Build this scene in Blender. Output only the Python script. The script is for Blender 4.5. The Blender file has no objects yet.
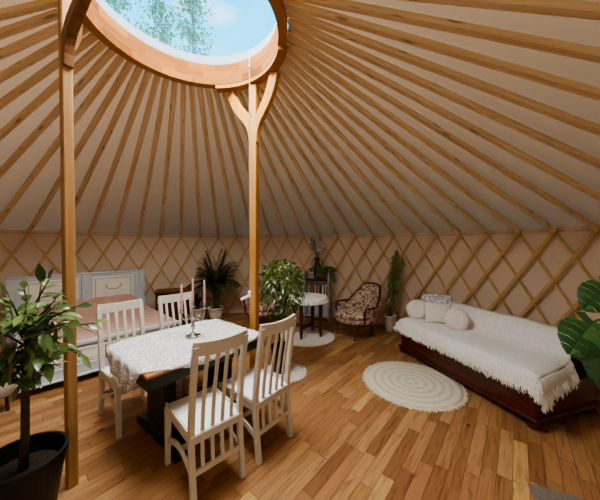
import bpy, math, random
from mathutils import Vector, Matrix, Euler
R = random.Random(7)
PI = math.pi
scene = bpy.context.scene
COL = scene.collection
V = Vector

# ------------------------------------------------------------------ materials
MATS = {}
def newmat(name):
    m = bpy.data.materials.new(name); m.use_nodes = True
    nt = m.node_tree; nt.nodes.clear()
    out = nt.nodes.new('ShaderNodeOutputMaterial'); b = nt.nodes.new('ShaderNodeBsdfPrincipled')
    nt.links.new(b.outputs[0], out.inputs[0])
    MATS[name] = m
    return m, nt, b, out
def N(nt, t, **kw):
    n = nt.nodes.new(t)
    for k, v in kw.items():
        if k in n.inputs: n.inputs[k].default_value = v
        else: setattr(n, k, v)
    return n
def ramp(nt, stops):
    r = nt.nodes.new('ShaderNodeValToRGB'); e = r.color_ramp.elements
    while len(e) < len(stops): e.new(0.5)
    for i, (p, c) in enumerate(stops):
        e[i].position = p; e[i].color = (*c, 1)
    return r
def lin(r, g, b):
    f = lambda c: (c/255/12.92) if c/255 <= .04045 else ((c/255+.055)/1.055)**2.4
    return (f(r), f(g), f(b))
def simple(name, c, rough=.6, var=.12, scale=12, bump=0.0, bscale=60, metal=0, sheen=0, spec=.4, stretch=(1,1,1)):
    m, nt, b, out = newmat(name)
    tc = N(nt, 'ShaderNodeTexCoord'); mp = N(nt, 'ShaderNodeMapping'); mp.inputs['Scale'].default_value = stretch
    nt.links.new(tc.outputs['Object'], mp.inputs[0])
    no = N(nt, 'ShaderNodeTexNoise', Scale=scale, Detail=4.0)
    nt.links.new(mp.outputs[0], no.inputs['Vector'])
    d = tuple(x*(1-var) for x in c); l = tuple(min(1, x*(1+var)) for x in c)
    r = ramp(nt, [(.3, d), (.7, l)])
    nt.links.new(no.outputs['Fac'], r.inputs[0]); nt.links.new(r.outputs[0], b.inputs['Base Color'])
    b.inputs['Roughness'].default_value = rough; b.inputs['Metallic'].default_value = metal
    b.inputs['Specular IOR Level'].default_value = spec
    if sheen: b.inputs['Sheen Weight'].default_value = sheen
    if bump:
        n2 = N(nt, 'ShaderNodeTexNoise', Scale=bscale, Detail=3.0); nt.links.new(mp.outputs[0], n2.inputs['Vector'])
        bp = N(nt, 'ShaderNodeBump', Strength=bump, Distance=.01); nt.links.new(n2.outputs['Fac'], bp.inputs['Height'])
        nt.links.new(bp.outputs[0], b.inputs['Normal'])
    return m
def wood(name, dark, light, axis=2, rough=.5, grain=9, knots=.6, rnd=.12):
    """Long-grained timber; `axis` is the object axis the grain runs along."""
    m, nt, b, out = newmat(name)
    tc = N(nt, 'ShaderNodeTexCoord'); mp = N(nt, 'ShaderNodeMapping')
    s = [grain*3]*3; s[axis] = grain*.12
    mp.inputs['Scale'].default_value = s
    oi = N(nt, 'ShaderNodeObjectInfo')
    off = N(nt, 'ShaderNodeVectorMath', operation='SCALE'); off.inputs[0].default_value = (13, 7, 9)
    nt.links.new(oi.outputs['Random'], off.inputs['Scale'])
    ad = N(nt, 'ShaderNodeVectorMath', operation='ADD')
    nt.links.new(tc.outputs['Object'], ad.inputs[0]); nt.links.new(off.outputs[0], ad.inputs[1])
    nt.links.new(ad.outputs[0], mp.inputs[0])
    no = N(nt, 'ShaderNodeTexNoise', Scale=1.0, Detail=5.0, Distortion=.4); nt.links.new(mp.outputs[0], no.inputs['Vector'])
    r = ramp(nt, [(.28, dark), (.72, light)]); nt.links.new(no.outputs['Fac'], r.inputs[0])
    # knots
    mp2 = N(nt, 'ShaderNodeMapping'); s2 = [14]*3; s2[axis] = 3.2; mp2.inputs['Scale'].default_value = s2
    nt.links.new(ad.outputs[0], mp2.inputs[0])
    vo = N(nt, 'ShaderNodeTexVoronoi', Scale=1.0); nt.links.new(mp2.outputs[0], vo.inputs['Vector'])
    kr = ramp(nt, [(.10, (1-knots,)*3), (.2, (1, 1, 1))]); nt.links.new(vo.outputs['Distance'], kr.inputs[0])
    mu = N(nt, 'ShaderNodeMixRGB', blend_type='MULTIPLY'); mu.inputs[0].default_value = 1
    nt.links.new(r.outputs[0], mu.inputs[1]); nt.links.new(kr.outputs[0], mu.inputs[2])
    hs = N(nt, 'ShaderNodeHueSaturation'); mr = N(nt, 'ShaderNodeMapRange'); mr.inputs[3].default_value = 1-rnd; mr.inputs[4].default_value = 1+rnd
    nt.links.new(oi.outputs['Random'], mr.inputs[0]); nt.links.new(mr.outputs[0], hs.inputs['Value'])
    nt.links.new(mu.outputs[0], hs.inputs['Color']); nt.links.new(hs.outputs[0], b.inputs['Base Color'])
    b.inputs['Roughness'].default_value = rough; b.inputs['Specular IOR Level'].default_value = .5 if rough < .3 else .15
    bp = N(nt, 'ShaderNodeBump', Strength=.15, Distance=.004); nt.links.new(no.outputs['Fac'], bp.inputs['Height']); nt.links.new(bp.outputs[0], b.inputs['Normal'])
    return m

PINE = wood('pine', lin(168, 112, 54), lin(204, 150, 84), 2, knots=.45)
PINE_X = wood('pine_along', lin(206, 176, 132), lin(232, 206, 166), 0, knots=.5, rnd=.05)
PINE_LIGHT = wood('pine_pale', lin(170, 112, 50), lin(204, 150, 80), 2, knots=.3)
LATH = simple('lath_wood', lin(208, 170, 114), .6, .15, 6)
def canvas(name, c, trans):
    m, nt, b, out = newmat(name)
    b.inputs['Roughness'].default_value = .9; b.inputs['Specular IOR Level'].default_value = .1
    tc = N(nt, 'ShaderNodeTexCoord'); no = N(nt, 'ShaderNodeTexNoise', Scale=1.6, Detail=3.0)
    nt.links.new(tc.outputs['Object'], no.inputs['Vector'])
    r = ramp(nt, [(.3, tuple(x*.93 for x in c)), (.7, c)]); nt.links.new(no.outputs['Fac'], r.inputs[0])
    nt.links.new(r.outputs[0], b.inputs['Base Color'])
    tr = N(nt, 'ShaderNodeBsdfTranslucent'); tr.inputs[0].default_value = (*lin(255, 216, 178), 1)
    mx = N(nt, 'ShaderNodeMixShader'); mx.inputs[0].default_value = trans
    nt.links.new(b.outputs[0], mx.inputs[1]); nt.links.new(tr.outputs[0], mx.inputs[2]); nt.links.new(mx.outputs[0], out.inputs[0])
    return m
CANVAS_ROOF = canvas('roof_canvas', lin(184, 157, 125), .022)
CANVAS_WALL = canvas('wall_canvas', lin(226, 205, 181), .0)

def floor_mat():
    m, nt, b, out = newmat('oak_parquet')
    tc = N(nt, 'ShaderNodeTexCoord'); mp = N(nt, 'ShaderNodeMapping')
    mp.inputs['Rotation'].default_value = (0, 0, -math.radians(50.5))
    nt.links.new(tc.outputs['Object'], mp.inputs[0])
    sx = N(nt, 'ShaderNodeSeparateXYZ'); nt.links.new(mp.outputs[0], sx.inputs[0])
    def M(op, a, bb=None):
        n = N(nt, 'ShaderNodeMath', operation=op)
        for i, x in enumerate((a, bb)):
            if x is None: continue
            if isinstance(x, (int, float)): n.inputs[i].default_value = x
            else: nt.links.new(x, n.inputs[i])
        return n.outputs[0]
    v = M('DIVIDE', sx.outputs['Y'], .088); row = M('FLOOR', v); fv = M('FRACT', v)
    wn = N(nt, 'ShaderNodeTexWhiteNoise', noise_dimensions='1D'); nt.links.new(row, wn.inputs['W'])
    ln = M('MULTIPLY_ADD', wn.outputs['Value'], .25); nt.nodes[-1].inputs[2].default_value = .45
    u0 = M('MULTIPLY', wn.outputs['Value'], 37.0)
    u = M('DIVIDE', M('ADD', sx.outputs['X'], u0), ln); col = M('FLOOR', u); fu = M('FRACT', u)
    cx = N(nt, 'ShaderNodeCombineXYZ'); nt.links.new(row, cx.inputs[0]); nt.links.new(col, cx.inputs[1])
    w2 = N(nt, 'ShaderNodeTexWhiteNoise', noise_dimensions='2D'); nt.links.new(cx.outputs[0], w2.inputs['Vector'])
    base = ramp(nt, [(0, lin(144, 100, 64)), (.15, lin(158, 112, 72)), (.6, lin(174, 128, 84)), (.96, lin(186, 142, 96)), (1, lin(218, 176, 110))])
    nt.links.new(w2.outputs['Value'], base.inputs[0])
    # grain
    ofs = N(nt, 'ShaderNodeVectorMath', operation='SCALE'); nt.links.new(w2.outputs['Color'], ofs.inputs[0]); ofs.inputs['Scale'].default_value = 30
    ad = N(nt, 'ShaderNodeVectorMath', operation='ADD'); nt.links.new(mp.outputs[0], ad.inputs[0]); nt.links.new(ofs.outputs[0], ad.inputs[1])
    m2 = N(nt, 'ShaderNodeMapping'); m2.inputs['Scale'].default_value = (3, 34, 1); nt.links.new(ad.outputs[0], m2.inputs[0])
    g = N(nt, 'ShaderNodeTexNoise', Scale=1.0, Detail=6.0, Distortion=1.2); nt.links.new(m2.outputs[0], g.inputs['Vector'])
    gr = ramp(nt, [(.3, (.52, .48, .44)), (.5, (1, 1, 1)), (.75, (1.14, 1.12, 1.08))]); nt.links.new(g.outputs['Fac'], gr.inputs[0])
    mu = N(nt, 'ShaderNodeMixRGB', blend_type='MULTIPLY'); mu.inputs[0].default_value = .8
    nt.links.new(base.outputs[0], mu.inputs[1]); nt.links.new(gr.outputs[0], mu.inputs[2])
    # knots
    vo = N(nt, 'ShaderNodeTexVoronoi', Scale=1.0); m3 = N(nt, 'ShaderNodeMapping'); m3.inputs['Scale'].default_value = (2.1, 3.4, 1); nt.links.new(mp.outputs[0], m3.inputs[0]); nt.links.new(m3.outputs[0], vo.inputs['Vector'])
    kr = ramp(nt, [(.035, (.25, .2, .16)), (.08, (1, 1, 1))]); nt.links.new(vo.outputs['Distance'], kr.inputs[0])
    mk = N(nt, 'ShaderNodeMixRGB', blend_type='MULTIPLY'); mk.inputs[0].default_value = .9
    nt.links.new(mu.outputs[0], mk.inputs[1]); nt.links.new(kr.outputs[0], mk.inputs[2])
    # seams
    sv = M('LESS_THAN', M('MINIMUM', fv, M('SUBTRACT', 1.0, fv)), .022)
    su = M('LESS_THAN', M('MULTIPLY', M('MINIMUM', fu, M('SUBTRACT', 1.0, fu)), ln), .002)
    sm = M('MAXIMUM', sv, su)
    mx = N(nt, 'ShaderNodeMixRGB', blend_type='MIX'); mx.inputs[2].default_value = (*lin(84, 52, 28), 1)
    nt.links.new(M('MULTIPLY', sm, .65), mx.inputs[0]); nt.links.new(mk.outputs[0], mx.inputs[1])
    nt.links.new(mx.outputs[0], b.inputs['Base Color'])
    b.inputs['Roughness'].default_value = .38; b.inputs['Specular IOR Level'].default_value = .4
    bp = N(nt, 'ShaderNodeBump', Strength=.25, Distance=.003); bp.invert = True
    nt.links.new(sm, bp.inputs['Height']); nt.links.new(bp.outputs[0], b.inputs['Normal'])
    return m
FLOOR = floor_mat()

WHITE_SHADED = simple('white_paint_shaded', lin(208, 200, 180), .45, .05, 8)  # shade on the chairs' upright parts put into the paint colour
SEAT_LIT = simple('white_paint_lit', lin(240, 240, 232), .4, .03, 8)  # same white paint, kept brighter for the light on the seats
BLACK_PAINT = simple('black_paint', lin(34, 31, 30), .45, .2, 10)
TABLE_WOOD = wood('table_oak', lin(140, 92, 56), lin(186, 132, 88), 0, knots=.3)
MAHOG = wood('mahogany', lin(58, 18, 11), lin(96, 36, 22), 0, rough=.22, knots=0)
DARKWOOD = simple('dark_wood', lin(74, 40, 24), .4, .25, 14)
MIDWOOD = simple('walnut_wood', lin(110, 66, 38), .4, .2, 14)
REDWOOD = simple('dark_red_wood', lin(84, 32, 24), .4, .2, 10)
GREYBLUE = simple('grey_blue_paint', lin(206, 209, 214), .5, .05, 6)
CREAM = simple('cream_panel_paint', lin(244, 238, 222), .5, .05, 6)
GILT = simple('grey_relief_paint', lin(176, 174, 162), .5, .05, 6)
PINKCOVER = simple('pink_cotton', lin(204, 158, 138), .9, .06, 9, .5, 25, sheen=.3)
SHELFGREY = simple('grey_shelf_paint', lin(176, 172, 168), .5, .06, 6)
POTWHITE = simple('white_glazed_ceramic', lin(240, 234, 224), .3, .04, 6)
POTBLACK = simple('black_plastic', lin(30, 28, 27), .4, .1, 6)
SOIL = simple('potting_soil', lin(46, 34, 26), .95, .4, 60, .8, 60)
TERRA = simple('terracotta', lin(150, 92, 62), .8, .1, 12)
SILVER = simple('tarnished_silver', lin(172, 164, 150), .28, .15, 20, metal=1)
CANDLE = simple('pink_wax', lin(214, 160, 160), .5, .04, 8)
ROPE = simple('pale_rope', lin(150, 146, 138), .8, .05, 30)
RODWHITE = simple('white_plastic', lin(228, 226, 220), .4, .03, 10)
CURB = simple('pale_metal_kerb', lin(118, 126, 134), .5, .03, 6, spec=.2)
FURWHITE = simple('white_fur', lin(232, 224, 210), .95, .08, 40, 1.0, 90, sheen=.4)
BARK = simple('brown_bark', lin(76, 62, 50), .9, .3, 40, .6, 60)
GREENSTEM = simple('green_stem', lin(88, 104, 54), .6, .2, 20)
def leafmat(name, c1, c2, rough=.35, spec=.5):
    m, nt, b, out = newmat(name)
    ge = N(nt, 'ShaderNodeNewGeometry')
    r = ramp(nt, [(0, c1), (1, c2)]); nt.links.new(ge.outputs['Random Per Island'], r.inputs[0])
    nt.links.new(r.outputs[0], b.inputs['Base Color'])
    b.inputs['Roughness'].default_value = rough; b.inputs['Specular IOR Level'].default_value = spec
    return m
LEMONLEAF = leafmat('citrus_leaf', lin(44, 74, 32), lin(116, 140, 76), .28, .6)
FICUSLEAF = leafmat('ficus_leaf', lin(36, 64, 22), lin(108, 134, 54), .3, .6)
PALMLEAF = leafmat('palm_leaf', lin(30, 48, 22), lin(78, 102, 48), .45)
DARKLEAF = leafmat('dark_leaf', lin(22, 38, 20), lin(52, 72, 36), .35)
MONLEAF = leafmat('monstera_leaf_green', lin(40, 78, 38), lin(78, 118, 64), .5, .25)
IVYLEAF = leafmat('ivy_leaf', lin(40, 62, 28), lin(96, 116, 56), .4)
HANGLEAF = leafmat('trailing_leaf', lin(92, 110, 56), lin(156, 160, 92), .45)
SKYLEAF = leafmat('birch_leaf', lin(112, 130, 90), lin(186, 190, 140), .6)
BIRCHBARK = simple('pale_bark', lin(170, 168, 160), .8, .15, 20)
ORCHID = leafmat('speckled_petals', lin(30, 20, 22), lin(220, 205, 200), .5)
VASE = simple('maroon_glaze', lin(60, 28, 26), .3, .4, 14)

def lace_mat(name, c1, c2, sc=34, holes=0.0, bump=.7):
    m, nt, b, out = newmat(name)
    tc = N(nt, 'ShaderNodeTexCoord')
    vo = N(nt, 'ShaderNodeTexVoronoi', Scale=sc, feature='DISTANCE_TO_EDGE'); nt.links.new(tc.outputs['Object'], vo.inputs['Vector'])
    no = N(nt, 'ShaderNodeTexNoise', Scale=sc*.35, Detail=4.0); nt.links.new(tc.outputs['Object'], no.inputs['Vector'])
    mm = N(nt, 'ShaderNodeMath', operation='MULTIPLY'); nt.links.new(vo.outputs['Distance'], mm.inputs[0]); mm.inputs[1].default_value = 3.0
    ml = N(nt, 'ShaderNodeMath', operation='MULTIPLY'); nt.links.new(mm.outputs[0], ml.inputs[0]); nt.links.new(no.outputs['Fac'], ml.inputs[1])
    r = ramp(nt, [(.0, c2), (.12, c2), (.5, c1)]) ; nt.links.new(ml.outputs[0], r.inputs[0])
    nt.links.new(r.outputs[0], b.inputs['Base Color'])
    b.inputs['Roughness'].default_value = .9; b.inputs['Specular IOR Level'].default_value = .1
    bp = N(nt, 'ShaderNodeBump', Strength=bump, Distance=.006); nt.links.new(ml.outputs[0], bp.inputs['Height']); nt.links.new(bp.outputs[0], b.inputs['Normal'])
    if holes:
        tr = N(nt, 'ShaderNodeBsdfTransparent'); mx = N(nt, 'ShaderNodeMixShader')
        lt = N(nt, 'ShaderNodeMath', operation='GREATER_THAN'); nt.links.new(ml.outputs[0], lt.inputs[0]); lt.inputs[1].default_value = holes
        nt.links.new(lt.outputs[0], mx.inputs[0]); nt.links.new(b.outputs[0], mx.inputs[1]); nt.links.new(tr.outputs[0], mx.inputs[2]); nt.links.new(mx.outputs[0], out.inputs[0])
    return m
LACE = lace_mat('white_lace', lin(246, 244, 242), lin(198, 192, 186), 34, holes=.80)
COVERLET = lace_mat('white_woven_cotton', lin(232, 228, 222), lin(244, 241, 236), 40, bump=.5)
CUSHION = lace_mat('cushion_cotton', lin(242, 236, 228), lin(232, 225, 217), 26, bump=.5)
RUFFLE = lace_mat('ruffled_cotton', lin(228, 222, 212), lin(242, 238, 232), 30, bump=.6)
FRINGE = simple('white_cotton_fringe', lin(240, 236, 228), .95, .06, 40)
CREAMFRINGE = simple('cream_cotton_fringe', lin(226, 214, 188), .95, .06, 40)
def crochet():
    m, nt, b, out = newmat('cream_crochet')
    tc = N(nt, 'ShaderNodeTexCoord')
    ln = N(nt, 'ShaderNodeVectorMath', operation='LENGTH'); nt.links.new(tc.outputs['Object'], ln.inputs[0])
    mu = N(nt, 'ShaderNodeMath', operation='MULTIPLY'); nt.links.new(ln.outputs['Value'], mu.inputs[0]); mu.inputs[1].default_value = 72.0
    si = N(nt, 'ShaderNodeMath', operation='SINE'); nt.links.new(mu.outputs[0], si.inputs[0])
    no = N(nt, 'ShaderNodeTexNoise', Scale=55.0, Detail=4.0); nt.links.new(tc.outputs['Object'], no.inputs['Vector'])
    ad = N(nt, 'ShaderNodeMath', operation='MULTIPLY_ADD'); nt.links.new(si.outputs[0], ad.inputs[0]); ad.inputs[1].default_value = .16; nt.links.new(no.outputs['Fac'], ad.inputs[2])
    r = ramp(nt, [(.15, lin(204, 190, 164)), (.6, lin(236, 226, 204))]); nt.links.new(ad.outputs[0], r.inputs[0]); nt.links.new(r.outputs[0], b.inputs['Base Color'])
    b.inputs['Roughness'].default_value = .95; b.inputs['Specular IOR Level'].default_value = .1
    bp = N(nt, 'ShaderNodeBump', Strength=1.0, Distance=.012); nt.links.new(ad.outputs[0], bp.inputs['Height']); nt.links.new(bp.outputs[0], b.inputs['Normal'])
    return m
CROCHET = crochet()
def floral(name, bg, fg, sc=11, mid=None):
    m, nt, b, out = newmat(name)
    tc = N(nt, 'ShaderNodeTexCoord')
    n0 = N(nt, 'ShaderNodeTexNoise', Scale=sc, Detail=5.0, Distortion=2.2); nt.links.new(tc.outputs['Object'], n0.inputs['Vector'])
    vo = N(nt, 'ShaderNodeTexVoronoi', Scale=sc*.85); nt.links.new(tc.outputs['Object'], vo.inputs['Vector'])
    mx = N(nt, 'ShaderNodeMath', operation='MULTIPLY_ADD'); nt.links.new(vo.outputs['Distance'], mx.inputs[0]); mx.inputs[1].default_value = .45; nt.links.new(n0.outputs['Fac'], mx.inputs[2])
    mid = mid or tuple((a+c)/2 for a, c in zip(bg, fg))
    r = ramp(nt, [(.50, fg), (.62, fg), (.66, mid), (.70, bg), (.78, bg), (.82, mid), (.86, fg)])
    nt.links.new(mx.outputs[0], r.inputs[0]); nt.links.new(r.outputs[0], b.inputs['Base Color'])
    b.inputs['Roughness'].default_value = .9; b.inputs['Specular IOR Level'].default_value = .1
    return m
FLORAL = floral('brown_floral_tapestry', lin(216, 194, 172), lin(124, 90, 74), 14)
FLORAL2 = floral('pink_floral_tapestry', lin(222, 198, 182), lin(160, 96, 84), 16)
BLUELACE = floral('blue_edged_cotton', lin(178, 184, 202), lin(236, 232, 230), 12)
GREYRUG = simple('grey_wool', lin(132, 124, 112), .95, .3, 90, 1.0, 120)
BEIGE = simple('beige_fabric', lin(176, 164, 146), .95, .1, 20, .6, 80)
def glass():
    m, nt, b, out = newmat('clear_dome')
    nt.nodes.remove(b)
    tr = N(nt, 'ShaderNodeBsdfTransparent'); tr.inputs[0].default_value = (.97, .985, 1, 1)
    gl = N(nt, 'ShaderNodeBsdfGlossy', Roughness=.03); mx = N(nt, 'ShaderNodeMixShader'); mx.inputs[0].default_value = .04
    nt.links.new(tr.outputs[0], mx.inputs[1]); nt.links.new(gl.outputs[0], mx.inputs[2]); nt.links.new(mx.outputs[0], out.inputs[0])
    return m
GLASS = glass()

# ------------------------------------------------------------------ mesh helpers
class MB:
    def __init__(s): s.v = []; s.f = []
    def add(s, vs, fs):
        o = len(s.v); s.v += [tuple(v) for v in vs]; s.f += [tuple(i+o for i in f) for f in fs]
    def box(s, c, d, rot=None, bev=0.0):
        """box centred at c with full dimensions d; chamfered long edges if bev"""
        x, y, z = (k/2 for k in d); c = V(c)
        if bev:
            b = min(bev, x*.9, y*.9, z*.9)
            vs = []
            for sx in (-1, 1):
                for sy in (-1, 1):
                    for sz in (-1, 1):
                        vs += [V((sx*(x-b), sy*(y-b), sz*z)), V((sx*(x-b), sy*y, sz*(z-b))), V((sx*x, sy*(y-b), sz*(z-b)))]
            import bmesh
            bm = bmesh.new()
            for v in vs: bm.verts.new(v)
            bmesh.ops.convex_hull(bm, input=bm.verts)
            bm.verts.index_update()
            vs = [v.co.copy() for v in bm.verts]; fs = [[v.index for v in f.verts] for f in bm.faces]; bm.free()
        else:
            vs = [V((sx*x, sy*y, sz*z)) for sx in (-1, 1) for sy in (-1, 1) for sz in (-1, 1)]
            fs = [(0,1,3,2), (4,6,7,5), (0,4,5,1), (2,3,7,6), (0,2,6,4), (1,5,7,3)]
        if rot is not None: vs = [rot @ v for v in vs]
        s.add([v+c for v in vs], fs); return s
    def sweep(s, pts, secs, up=(0, 0, 1), closed=False):
        """rectangular section swept along pts; secs = (w,h) or list; w is sideways, h along up"""
        pts = [V(p) for p in pts]; n = len(pts); up = V(up); vs = []; fs = []
        for i, p in enumerate(pts):
            a = pts[(i-1) % n] if (i or closed) else p; b = pts[(i+1) % n] if (i < n-1 or closed) else p
            t = (b-a).normalized(); sd = t.cross(up)
            if sd.length < 1e-6: sd = V((1, 0, 0))
            sd.normalize(); u = sd.cross(t).normalized()
            w, h = secs[i] if isinstance(secs, list) else secs
            for (k, l) in ((-1,-1), (1,-1), (1,1), (-1,1)): vs.append(p+sd*(w/2*k)+u*(h/2*l))
        m = n if closed else n-1
        for i in range(m):
            j = (i+1) % n
            for k in range(4): fs.append((i*4+k, i*4+(k+1) % 4, j*4+(k+1) % 4, j*4+k))
        if not closed: fs += [(3,2,1,0), tuple((n-1)*4+k for k in range(4))]
        s.add(vs, fs); return s
    def tube(s, pts, rad, seg=8, cap=True):
        pts = [V(p) for p in pts]; n = len(pts); vs = []; fs = []; prev = None
        for i, p in enumerate(pts):
            t = (pts[min(i+1, n-1)]-pts[max(i-1, 0)]).normalized()
            if prev is None:
                sd = t.cross(V((0, 0, 1)))
                if sd.length < 1e-3: sd = t.cross(V((1, 0, 0)))
            else: sd = prev-t*prev.dot(t)
            sd.normalize(); prev = sd; u = t.cross(sd)
            r = rad[i] if isinstance(rad, (list, tuple)) else rad
            for k in range(seg):
                a = 2*PI*k/seg; vs.append(p+(sd*math.cos(a)+u*math.sin(a))*r)
        for i in range(n-1):
            for k in range(seg): fs.append((i*seg+k, i*seg+(k+1) % seg, (i+1)*seg+(k+1) % seg, (i+1)*seg+k))
        if cap: fs += [tuple(reversed(range(seg))), tuple((n-1)*seg+k for k in range(seg))]
        s.add(vs, fs); return s
    def lathe(s, prof, c=(0, 0, 0), seg=32, a0=0, a1=2*PI):
        """prof: list of (r,z); caps by r=0 points"""
        full = abs(a1-a0-2*PI) < 1e-6; m = seg if full else seg+1; vs = []; fs = []; c = V(c)
        for (r, z) in prof:
            for k in range(m):
                a = a0+(a1-a0)*k/seg; vs.append(c+V((r*math.cos(a), r*math.sin(a), z)))
        for i in range(len(prof)-1):
            for k in range(seg):
                k2 = (k+1) % m
                fs.append((i*m+k, i*m+k2, (i+1)*m+k2, (i+1)*m+k))
        s.add(vs, fs); return s
    def grid(s, nu, nv, fn):
        vs = [fn(i/nu, j/nv) for i in range(nu+1) for j in range(nv+1)]
        fs = [(i*(nv+1)+j, (i+1)*(nv+1)+j, (i+1)*(nv+1)+j+1, i*(nv+1)+j+1) for i in range(nu) for j in range(nv)]
        s.add(vs, fs); return s
    def leaf(s, p, d, n, L, W, droop=.15, fold=.15, seg=3):
        """pointed oval leaf from p along d, facing n"""
        d = V(d).normalized(); n = V(n); sd = d.cross(n)
        if sd.length < 1e-4: sd = d.cross(V((1, .2, .1)))
        sd.normalize(); n = sd.cross(d).normalized(); p = V(p)
        vs = [p]; ws = [.75, 1.0, .62] if seg == 3 else [1.0, .8]
        m = len(ws)
        for i, w in enumerate(ws):
            t = (i+1)/(m+1); c = p+d*(L*t)-V((0, 0, 1))*(droop*L*t*t)
            vs += [c+sd*(W/2*w)+n*(fold*W*w), c, c-sd*(W/2*w)+n*(fold*W*w)]
        vs.append(p+d*L-V((0, 0, 1))*(droop*L))
        fs = [(0, 1, 2), (0, 2, 3)]
        for i in range(m-1):
            o = 1+i*3; fs += [(o, o+3, o+4, o+1), (o+1, o+4, o+5, o+2)]
        o = 1+(m-1)*3; e = len(vs)-1; fs += [(o, e, o+1), (o+1, e, o+2)]
        s.add(vs, fs); return s
    def build(s, name, mat, parent=None, smooth=False, sub=0, bev=0, thick=0):
        me = bpy.data.meshes.new(name); me.from_pydata(s.v, [], s.f); me.update()
        if smooth:
            for p in me.polygons: p.use_smooth = True
        o = bpy.data.objects.new(name, me); COL.objects.link(o)
        me.materials.append(mat)
        if parent is not None: o.parent = parent
        if thick:
            m = o.modifiers.new('solid', 'SOLIDIFY'); m.thickness = thick; m.offset = 0
        if bev:
            m = o.modifiers.new('bev', 'BEVEL'); m.width = bev; m.segments = 2; m.limit_method = 'ANGLE'
        if sub:
            m = o.modifiers.new('sub', 'SUBSURF'); m.levels = sub; m.render_levels = sub
        return o
def empty(name, loc=(0, 0, 0), rz=0.0):
    o = bpy.data.objects.new(name, None); COL.objects.link(o); o.location = loc; o.rotation_euler = (0, 0, rz); o.empty_display_size = .1
    return o
def tag(o, label, cat, group=None, kind=None):
    o['label'] = label; o['category'] = cat
    if group: o['group'] = group
    if kind: o['kind'] = kind
    return o
def struct(o, label=None):
    o['kind'] = 'structure'
    if label: o['label'] = label
    return o
def dup(root, loc, rz, label, group=None):
    r = root.copy(); COL.objects.link(r); r.scale = (1, 1, 1); r.location = loc; r.rotation_euler = (0, 0, rz); r['label'] = label
    if group: r['group'] = group
    for ch in list(root.children):
        c = ch.copy(); COL.objects.link(c); c.parent = r
        for g in list(ch.children):
            d = g.copy(); COL.objects.link(d); d.parent = c
    return r
def lerp(a, b, t): return a+(b-a)*t
def bez(p0, p1, p2, p3, n=10):
    p0, p1, p2, p3 = map(V, (p0, p1, p2, p3))
    return [p0*(1-t)**3+p1*3*t*(1-t)**2+p2*3*t*t*(1-t)+p3*t**3 for t in (i/n for i in range(n+1))]

# ------------------------------------------------------------------ yurt shell
CX, CY, RY = -.896, 2.136, 4.0
EAVE = 1.765
NR = 64; DA = 2*PI/NR; T0 = -1.0274
def polar(a, r, z): return V((CX+r*math.sin(a), CY+r*math.cos(a), z))   # a measured from +Y towards +X

m = MB(); m.lathe([(0, 0), (4.35, 0)], (CX, CY, 0), 96); m.lathe([(4.35, 0), (4.35, -.12), (0, -.12)], (CX, CY, 0), 96)
struct(m.build('floor', FLOOR), 'oak plank floor of the round room')
m = MB(); m.lathe([(4.04, -.02), (4.04, EAVE+.05)], (CX, CY, 0), 128)
wall = struct(m.build('wall_back', CANVAS_WALL, smooth=True), 'cream canvas wall all round the room')
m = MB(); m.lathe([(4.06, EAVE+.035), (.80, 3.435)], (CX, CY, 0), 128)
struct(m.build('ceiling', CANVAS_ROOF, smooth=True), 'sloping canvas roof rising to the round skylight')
# trellis laths on the wall
m = MB()
def rowh(a):     # half-height of the lattice rhombs, a little lower on the right
    k = ((a-T0) % (2*PI))/DA
    return lerp(.345, .29, min(1, max(0, (k-12)/11))) if k < 40 else .32
for fam in (1, -1):
    for k in range(NR):
        a0 = T0+k*DA; h = rowh(a0); tot = (EAVE-.0)/h*DA/2
        pts = []
        r = 3.975 if fam == 1 else 3.99
        for i in range(-1, 11):
            t = i/10; z = (EAVE-.01)*(1-t)
            if i < 0: z = EAVE+.03; t = -.02
            pts.append(polar(a0-fam*tot*t, r, max(z, .01)))
        vs = []
        n = len(pts)
        for i, p in enumerate(pts):
            q = pts[min(i+1, n-1)]-pts[max(0, i-1)]; q.normalize()
            rad = V((p.x-CX, p.y-CY, 0)).normalized(); sd = q.cross(rad).normalized()
            w = .019 if fam == 1 else .013
            vs += [p+sd*w-rad*.006, p-sd*w-rad*.006, p-sd*w+rad*.006, p+sd*w+rad*.006]
        fs = []
        for i in range(n-1):
            for c in range(4): fs.append((i*4+c, i*4+(c+1) % 4, (i+1)*4+(c+1) % 4, (i+1)*4+c))
        fs += [(0,1,2,3), tuple((n-1)*4+c for c in (3,2,1,0))]
        m.add(vs, fs)
lat = m.build('lattice', LATH, wall); lat['label'] = 'diamond trellis of pale wooden laths'
m = MB(); m.lathe([(4.02, EAVE-.012), (4.02, EAVE+.012)], (CX, CY, 0), 128)
m.build('eave_seam', simple('canvas_seam', lin(206, 182, 152), .9), wall, smooth=True)

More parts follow.
